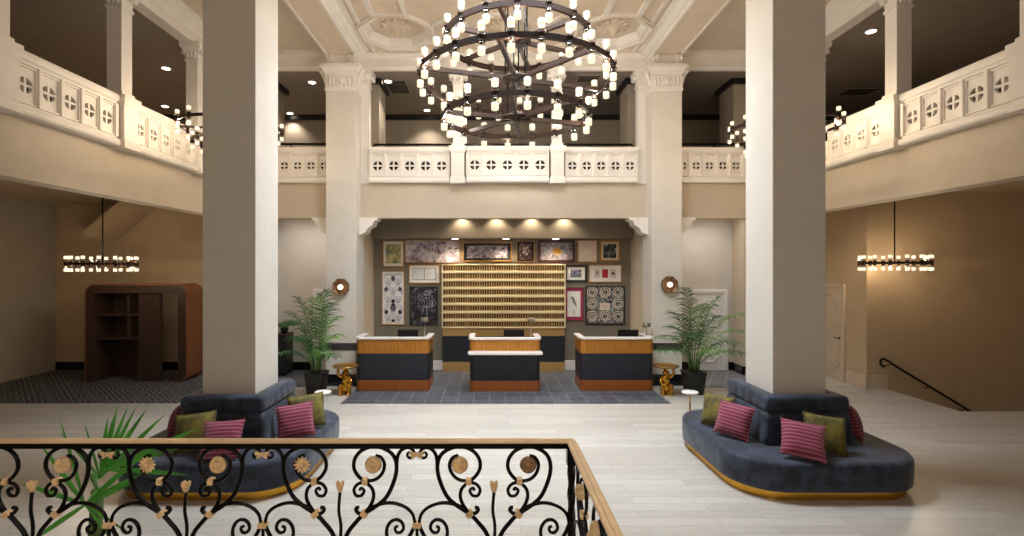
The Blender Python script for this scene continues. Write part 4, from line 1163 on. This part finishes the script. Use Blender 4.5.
# big palm in the left foreground, rising beside the landing
t = thing('fan_palm', 'bright green fan palm rising behind the iron railing at left', 'palm', (-3.05, 3.45, 0))
b = MB(); b.lathe([(.2, 0), (.27, .45), (.28, .5), (.25, .5), (.24, .44)], n=28); newobj('pot', b.mesh('pot', 'pot_black'), t)
b = MB(); b.lathe([(.02, .45), (.24, .45), (.24, .43), (.02, .43)], n=20); newobj('soil', b.mesh('soil', 'soil'), t)
b = MB(); b.tube([(0, 0, .43), (.02, 0, .8), (.05, -.02, 1.12)], lambda k: .05 - .015 * k, 10); newobj('trunk', b.mesh('trunk', 'cane'), t)
def blade(b, base, d, L, w, droop):
    d = Vector(d).normalized(); side = d.cross(Vector((rnd.uniform(-.4, .4), 1, rnd.uniform(-.3, .3))))
    if side.length < .1: side = Vector((1, 0, 0))
    side.normalize(); nrm = side.cross(d)
    rows = []
    for j in range(9):
        u = j / 8; q = Vector(base) + d * L * u + Vector((0, 0, -1)) * droop * L * u * u
        ww = w * .8 * sin(PI * (.10 + .90 * u)) ** .9 if j < 8 else .0006
        rows.append([q - side * ww, q - nrm * ww * .45, q + side * ww])
    b.loft(rows, closed=False, caps=False)
rnd = random.Random(2)
def fan(nm, stem, blades, tip):
    b = MB(); b.tube(spline(stem, 5), .010, 6)
    for d, L, w, dr in blades: blade(b, tip, d, L, w, dr)
    newobj(nm, b.mesh(nm, 'leaf_bright'), t)
top = Vector((.05, -.02, 1.12))
def W2(px, py, d): return P(px, py, d) - Vector((-3.05, 3.45, 0))
hub = W2(100, 478, 3.3)
tips = [(84, 420, 3.3), (118, 403, 3.4), (128, 404, 3.35), (136, 405, 3.3), (147, 406, 3.25), (165, 411, 3.2), (108, 415, 3.3), (60, 430, 3.2)]
fan('frond', [top, (top + hub) / 2 + Vector((-.05, 0, .06)), hub], [(W2(*q) - hub, (W2(*q) - hub).length, .022, .03) for q in tips], hub)
hub2 = W2(106, 470, 3.15)
tips = [(198, 424, 3.2), (188, 430, 3.1), (196, 438, 3.05), (190, 470, 3.0)]
fan('frond', [top, (top + hub2) / 2 + Vector((0, -.05, .05)), hub2], [(W2(*q) - hub2, (W2(*q) - hub2).length, .02, .05) for q in tips], hub2)
hub3 = W2(85, 505, 3.1)
tips = [(150, 445, 3.2), (142, 470, 3.1), (135, 478, 3.0), (40, 440, 3.1), (60, 415, 3.2), (20, 480, 3.1), (128, 530, 3.0), (118, 545, 3.0), (30, 540, 3.0)]
fan('frond', [top, (top + hub3) / 2, hub3], [(W2(*q) - hub3, (W2(*q) - hub3).length, .02, .05) for q in tips], hub3)

# ================================================================== BOOKCASE ARCH, HANDRAIL
xr = P(187, 0, 11.5).x
def bookcase():
    y0, y1 = 11.5, 12.15; x0 = xr - 2.35; H = 2.27; th = .21
    t = thing('bookcase_arch', 'dark wood arch bookcase with rounded copper-brown end on left carpet', 'bookcase', ((x0 + xr) / 2, y0, .012))
    # rounded portal shell: outline swept with thickness
    def outline(e, r):
        pts = [(x0 + e, .0)] if False else []
        for i in range(9): a = PI - PI / 2 * i / 8; pts.append((x0 + e + r + r * cos(a), H - e - r + r * sin(a)))
        for i in range(9): a = PI / 2 - PI / 2 * i / 8; pts.append((xr - e - r + r * cos(a), H - e - r + r * sin(a)))
        for i in range(9): a = 0 - PI / 2 * i / 8; pts.append((xr - e - r + r * cos(a), .012 + e + r + r * sin(a)))
        pts.append((xr - .42, .012 + e))
        return pts
    def shell(y0, y1, e0, r0, e1, r1, m, nm):
        o, n_ = outline(e0, r0), outline(e1, r1)
        o = [(x0 + e0, .012)] + o; n_ = [(x0 + e1, .012)] + n_
        poly = o[:-1] + [(xr - .34, .012 + e0), (xr - .34, .012 + e1)] + n_[:-1][::-1]
        # last segment tapers the lower lip back under the leg
        return MB().prism(poly, y0, y1, 'Y').build(nm, m, t)
    shell(y0, y1, .025, .20, th, .05, 'dark_wood', 'portal_frame')
    o = outline(0, .22); n_ = outline(.024, .2)
    sk = MB()
    a = [(x0, .012)] + o[:-1] + [(xr - .36, .012)]; c = [(x0 + .024, .012)] + n_[:-1] + [(xr - .36, .036)]
    sk.prism(a + c[::-1], y0 - .01, y1, 'Y'); so = sk.build('outer_skin', 'orange_wood', t); so['label'] = 'copper-brown curved outer skin'
    xs = lambda px, d=11.6: P(px, 0, d).x
    MB().bx(xs(139), xs(161), 11.58, 11.66, .012, H - th).build('divider_panel', 'dark_wood', t)
    MB().bx(x0 + th, xs(140), y1 - .05, y1 - .02, .012, H - th).build('back_panel', 'dark_wood', t)
    for py in (314, 337.5):
        z = CAMZ - (py - VY) * 11.7 / F
        MB().bx(x0 + th, xs(140), 11.56, y1 - .05, z - .03, z + .012).build('shelf_board', 'dark_wood', t)
    MB().bx(xs(127), xs(129), 11.6, y1 - .05, CAMZ - 69.5 * 11.7 / F, H - th).build('upright', 'dark_wood', t)
bookcase()
hr = thing('stair_handrail', 'black iron handrail with curled end on the tan stair wall', 'handrail', (8.2, 10.8, .75))
p0, p1 = P(884, 359, 10.75), P(912, 376, 10.75); d = p1 - p0
pts = spline([p0 + Vector((.02, 0, -.16)), p0 + Vector((-.06, 0, -.13)), p0 + Vector((-.07, 0, -.05)), p0, p0 + d * .5, p0 + d, p0 + d * 3.2], 5)
MB().tube(pts, .024, 10).build('rail_bar', 'black_iron', hr)
for k in (.25, 1.6, 2.9):
    q = p0 + d * k; MB().tube([q, q + Vector((0, .06, -.06)), Vector((q.x, 10.9, q.z - .06))], .011, 8).build('bracket', 'black_iron', hr)

# ================================================================== FOREGROUND IRON RAILING
YR = 2.3; SC = YR / F
ZB = .9
rl = thing('iron_railing', 'black scrolled iron railing with gilt flowers and brass handrail across the front', 'railing', (-1.2, YR, ZB))
def ip(px, py): q = P(px, py - 1.4, YR); return Vector((q.x, YR, q.z))
XL, XR_ = P(-45, 0, YR).x, P(570, 0, YR).x
ZT = 2.64 - 169.8 * 2.328 / 500
hb = MB(); prof = [(-.022, -.010), (-.029, -.007), (-.029, -.003), (-.022, .0), (-.008, .0), (-.004, -.002), (.0, .0), (.024, .0), (.029, -.004), (.022, -.010)]
hb.loft([[Vector((x, YR + a, ZT + c)) for a, c in prof] for x in (XL, XR_ + .02)], smooth=False); hb.build('handrail', 'brass_rail', rl)
MB().bx(XL, XR_, YR - .022, YR + .022, ZT - .034, ZT - .010).build('top_bar', 'black_iron', rl)
MB().bx(XL, XR_, YR - .012, YR + .012, 1.0, 1.02).build('bottom_bar', 'black_iron', rl)
A = [(340, 600), (342, 556), (347, 536), (356, 523.7), (364.4, 515.3), (378.4, 506), (387.7, 496.6), (394.5, 481), (396.6, 468), (393.3, 456.8), (384, 450), (372.8, 448), (361.6, 452), (355, 460), (354, 469.6), (358.8, 478), (365.3, 482), (375, 481), (382, 475), (384.5, 466), (381, 458.8), (375.5, 457)]
Bs = [(359.3, 509), (356.8, 509.2), (356, 511.8), (359.7, 515), (365, 514), (371, 506), (373.7, 497.6), (371.8, 489.5), (365, 484.2), (358, 485.4), (354, 491), (356, 496.8), (361.6, 496.8), (364.2, 492), (361.2, 489.4), (359.6, 491.6)]
Cs = [(366, 514), (374, 508), (382, 505), (390, 504.2), (398, 505.5), (406.8, 509.5), (412.8, 516), (415, 525)]
Ds = [(415, 526), (411, 535), (404, 545), (394, 547), (387.5, 539), (387, 530), (391, 523), (397, 521), (402, 524), (403.5, 530), (400, 534), (396, 533), (395.2, 529), (398, 527.5)]
Es = [(396.6, 468), (397.6, 458), (401.5, 451.5), (407.5, 449), (412.5, 451), (414.5, 455)]
Fs = [(415, 455), (412, 459.2), (408.5, 458.8), (407.3, 455.6), (409.4, 453.4)]
def rail_part(nm, b, m, parent=rl): return b.build(nm, m, parent)
daisy = {(494 - 340 * 0, 0): 0}
def rosette(px, py, style, root, conv):
    b = MB(); c = conv(px, py) + Vector((0, -.016, 0))
    if style == 'daisy':
        for k in range(12):
            a = 2 * PI * k / 12; b.ball(c + Vector((.024 * cos(a), 0, .024 * sin(a))), .015, 8, (1.1, .5, .42), Matrix.Rotation(-a, 3, 'Y'))
        b.ball(c + Vector((0, -.006, 0)), .014, 10)
        return b.build('flower', 'gilt', root)
    b.lathe([(.004, -.014), (.012, -.014), (.014, -.006), (.026, -.014), (.036, -.009), (.039, .004), (.024, .008)], c, 20, 'Y')
    for k in range(10):
        a = 2 * PI * k / 10; b.ball(c + Vector((.025 * cos(a), -.009, .025 * sin(a))), .010, 6)
    return b.build('flower', 'gilt' if style == 'round' else 'aged_gilt', root)
def collar(px, py, ang, root, conv, w=7.0, h=5.0):
    c = conv(px, py); b = MB()
    b.box(c, (w * SC, .03, h * SC), rot=Matrix.Rotation(R(ang), 3, 'Y')); b.box(c, (w * SC * 1.1, .034, h * SC * .3), rot=Matrix.Rotation(R(ang), 3, 'Y'))
    return b.build('collar', 'gilt', root)
def motif(cx, root, conv, styles, last=False):
    for s, sty in zip((-1, 1), styles):
        f_ = lambda px, py: conv(cx + s * (px - 340), py)
        for pts, r in ((A, .0105), (Bs, .0092), (Cs, .0095), (Ds, .0092), (Es, .0092), (Fs, .0075)):
            if last and s > 0 and (pts is Es or pts is Fs): continue
            b = MB(); b.tube(spline([f_(*p) for p in pts], 5), (lambda t, r=r: r * (1 - .25 * t)), 8, up=(0, 1, 0)); b.build('scroll', 'black_iron', root)
        rosette(cx + s * ((376.5 if sty == 'daisy' else 374) - 340), 465, sty, root, conv)
        collar(cx + s * (365.3 - 340), 482.5, 0, root, conv, 5, 6); collar(cx + s * (364.4 - 340), 515, s * 40, root, conv, 6.5, 5.5)
    b = MB(); b.tube(spline([conv(cx + 1, 628), conv(cx - 1, 560), conv(cx + 1, 530), conv(cx - 1.2, 512), conv(cx, 494)], 5), .0075, 8, up=(0, 1, 0)); b.build('stem', 'black_iron', root)
    c = conv(cx, 490); b = MB()
    b.ball(c, .016, 10, (.9, .9, 1.1))
    for k in range(4):
        a = PI / 4 + PI / 2 * k; b.ball(c + Vector((.011 * cos(a), .011 * sin(a), .016)), .016, 8, (.6, .6, 1.3), Matrix.Rotation(.4 * cos(a), 3, 'Y'))
    b.build('tulip_bud', 'gilt', root)
def bow(px, root, conv):
    c = conv(px, 455) + Vector((0, -.012, 0)); b = MB()
    b.ball(c, .011, 8)
    for s in (-1, 1):
        b.ball(c + Vector((s * .019, 0, .003)), .016, 8, (1.2, .6, .65), Matrix.Rotation(-s * .4, 3, 'Y')); b.ball(c + Vector((s * .016, 0, -.012)), .010, 8, (1.2, .6, .6), Matrix.Rotation(s * .5, 3, 'Y'))
    b.build('leaf_clasp', 'gilt', root); collar(px, 526, 0, root, conv, 8, 5)
    b = MB(); b.tube([conv(px, 527), conv(px, 630)], .0075, 8); b.build('stem', 'black_iron', root)
for cx, sty in ((494, ('round', 'bronze')), (340, ('daisy', 'round')), (186, ('daisy', 'round')), (32, ('daisy', 'round'))): motif(cx, rl, ip, sty, cx == 494)
for px in (417, 263, 109, -45): bow(px, rl, ip)
# twisted newel at the corner
b = MB(); rings = []
xn = XR_ + .006
for i in range(61):
    t_ = i / 60; z = .9 + (ZT - .05 - .9) * t_; a = t_ * 14
    rr = .019
    rings.append([Vector((xn + rr * cos(a + k * PI / 2 + o) * (1 if o == 0 else .8), YR + rr * sin(a + k * PI / 2 + o) * (1 if o == 0 else .8), z)) for k in range(4) for o in (0, PI / 4)])
b.loft(rings, smooth=False); b.bx(xn - .022, xn + .022, YR - .022, YR + .022, ZT - .11, ZT - .012); b.bx(xn - .035, xn + .035, YR - .035, YR + .035, .9, .93)
b.build('newel_post', 'black_iron', rl)
MB().bx(XL - .012, XL + .012, YR - .012, YR + .012, .9, ZT - .03).build('end_post', 'black_iron', rl)

# return railing along the open side of the landing
XS = XR_ + .006
r2 = thing('iron_railing', 'black iron side railing with brass handrail running back from the corner', 'railing', (XS, 1.2, ZB))
def sp(px, py):
    q = ip(px, py); return Vector((XS, YR - .07 - (q.x - XR_ + (570 - 417) * SC) * -1 + 0.0, q.z))
hb = MB(); hb.loft([[Vector((XS + a * .8, y, ZT + c)) for a, c in prof] for y in (YR - .030, .3)], smooth=False); hb.build('handrail', 'brass_rail', r2)
MB().bx(XS - .012, XS + .012, .3, YR - .04, ZT - .034, ZT - .010).build('top_bar', 'black_iron', r2)
MB().bx(XS - .012, XS + .012, .3, YR - .04, 1.0, 1.02).build('bottom_bar', 'black_iron', r2)
MB().bx(XS - .012, XS + .012, .3, .324, .9, ZT - .03).build('end_post', 'black_iron', r2)
y_of = lambda px: YR - .08 - (570 - px) * SC
def sp(px, py): q = ip(px, py); return Vector((XS, y_of(px), q.z))
def side_motif(cx):
    for s, sty in zip((-1, 1), ('round', 'round')):
        f_ = lambda px, py: sp(cx + s * (px - 340), py)
        for pts, r in ((A, .0085), (Bs, .0075), (Cs, .0075), (Ds, .0075), (Es, .0075)):
            b = MB(); b.tube(spline([f_(*p) for p in pts], 5), (lambda t, r=r: r * (1 - .25 * t)), 8, up=(1, 0, 0)); b.build('scroll', 'black_iron', r2)
        b = MB(); b.lathe([(.008, -.03), (.03, -.02), (.03, .02), (.008, .03)], f_(372, 466), 16, 'X'); b.build('flower', 'gilt', r2)
        b = MB(); b.box(f_(365.3, 482.5), (.03, .024, .028)); b.build('collar', 'gilt', r2)
        b = MB(); b.box(f_(364.4, 515), (.03, .026, .026)); b.build('collar', 'gilt', r2)
    b = MB(); b.tube([sp(cx, 628), sp(cx, 494)], .0075, 8); b.build('stem', 'black_iron', r2)
    b = MB(); b.ball(sp(cx, 489), .017, 10, (.9, .9, 1.5)); b.build('tulip_bud', 'gilt', r2)
for cx in (494, 340, 220): side_motif(cx)

# ================================================================== CAMERA, LIGHT
cam = bpy.data.cameras.new('camera'); co = bpy.data.objects.new('camera', cam); C.objects.link(co)
cam.sensor_width = 36; cam.lens = 36 * F / 1024; cam.shift_x = (512 - VX) / 1024; cam.clip_start = .05
co.location = (CAMX, 0, CAMZ); co.rotation_euler = (PI / 2, 0, 0)
S.camera = co

def area(nm, loc, rot, sx, sy, e, col):
    l = bpy.data.lights.new(nm, 'AREA'); l.shape = 'RECTANGLE'; l.size = sx; l.size_y = sy; l.energy = e; l.color = col
    o = bpy.data.objects.new(nm, l); C.objects.link(o); o.location = loc; o.rotation_euler = rot; return o
def spot(nm, loc, aim, e, ang, blend, col, rad=.05):
    l = bpy.data.lights.new(nm, 'SPOT'); l.energy = e; l.spot_size = R(ang); l.spot_blend = blend; l.color = col; l.shadow_soft_size = rad
    o = bpy.data.objects.new(nm, l); C.objects.link(o); o.location = loc
    o.rotation_euler = (Vector(aim) - Vector(loc)).to_track_quat('-Z', 'Y').to_euler(); return o
WARM = (1.0, .82, .6)
def bulb(loc, e, col=(1.0, .95, .89), rad=.02):
    l = bpy.data.lights.new('bulb', 'POINT'); l.energy = e; l.color = col; l.shadow_soft_size = rad
    o = bpy.data.objects.new('bulb', l); C.objects.link(o); o.location = loc
for (R0, z, n, ph) in tiers:                                     # real lamps sit in the clear necks of the glass tubes
    for i in range(0, n, 2):
        a = ph + 2 * PI * i / n
        bulb((0.15 + R0 * sin(a), zc - R0 * cos(a), ZC + z + (.11 if i % 4 else -.11)), 13)
for x, y, z, R0, e in ((-4.84, 8.75, 5.08, .82, 16), (4.83, 8.75, 5.08, .86, 16), (7.7, 9.9, 2.74, .56, 14), (-7.98, 9.9, 2.72, .56, 14)):
    for k in range(0, 14, 3):
        a = R(6) + 2 * PI * k / 14; bulb((x + R0 * sin(a), y - R0 * cos(a), z + (.07 if k % 2 else -.07)), e, WARM)
for x in (-1.9, -.4, .9): bulb((x, -.9, 3.05), 24, (1.0, .86, .68), .12)        # fill added behind the viewer to light the railing, no real lamps
for i, (c, w) in enumerate(wins): area('daylight', (c, -4.25, 4.1), (R(90), 0, 0), w + .5, 5.0, 7, (1.0, .80, .58))
for px in (455, 506, 556): spot('niche_light', (P(px, 0, 12.5).x, 12.5, 3.36), (P(px, 0, 12.5).x, 12.72, 0), 90, 120, .8, WARM)
for px in (462, 497, 532, 565): spot('soffit_light', (P(px, 0, 12.15).x, 12.2, 3.92), (P(px, 0, 12.15).x, 12.33, 3.0), 20, 130, .6, WARM)
for x in (-5.2, -4.4, 4.6, 5.4): spot('bay_light', (x, 12.0, 4.25), (x, 12.35, 0), 26, 130, .8, (1.0, .95, .88))
for x, y, z, e in SPOTS: spot('gallery_light', (x, y, z), (x, y, 0), 40 if -6.8 < x < -5.5 else 80, 110, .7, (1.0, .88, .74))
added_sky_l = area('added_skylight', (0, (SKY0 + SKY1) / 2, ZC + .45), (R(14), 0, 0), 2 * SKX - .1, SKY1 - SKY0 - .1, 520, (.89, .95, 1.0))  # main fill, added above the view and aimed at the floor
added_sky_l.data.spread = R(112)
w = bpy.data.worlds.new('world'); S.world = w; w.use_nodes = True
w.node_tree.nodes['Background'].inputs['Color'].default_value = (.75, .87, 1, 1); w.node_tree.nodes['Background'].inputs['Strength'].default_value = 0.15

S.view_settings.view_transform = 'Standard'; S.view_settings.look = 'None'
S.view_settings.gamma = 1.0; S.view_settings.use_curve_mapping = False
S.view_settings.exposure = 0.66
S.cycles.use_denoising = True
S.cycles.max_bounces = 8; S.cycles.diffuse_bounces = 5; S.cycles.sample_clamp_indirect = 6.0
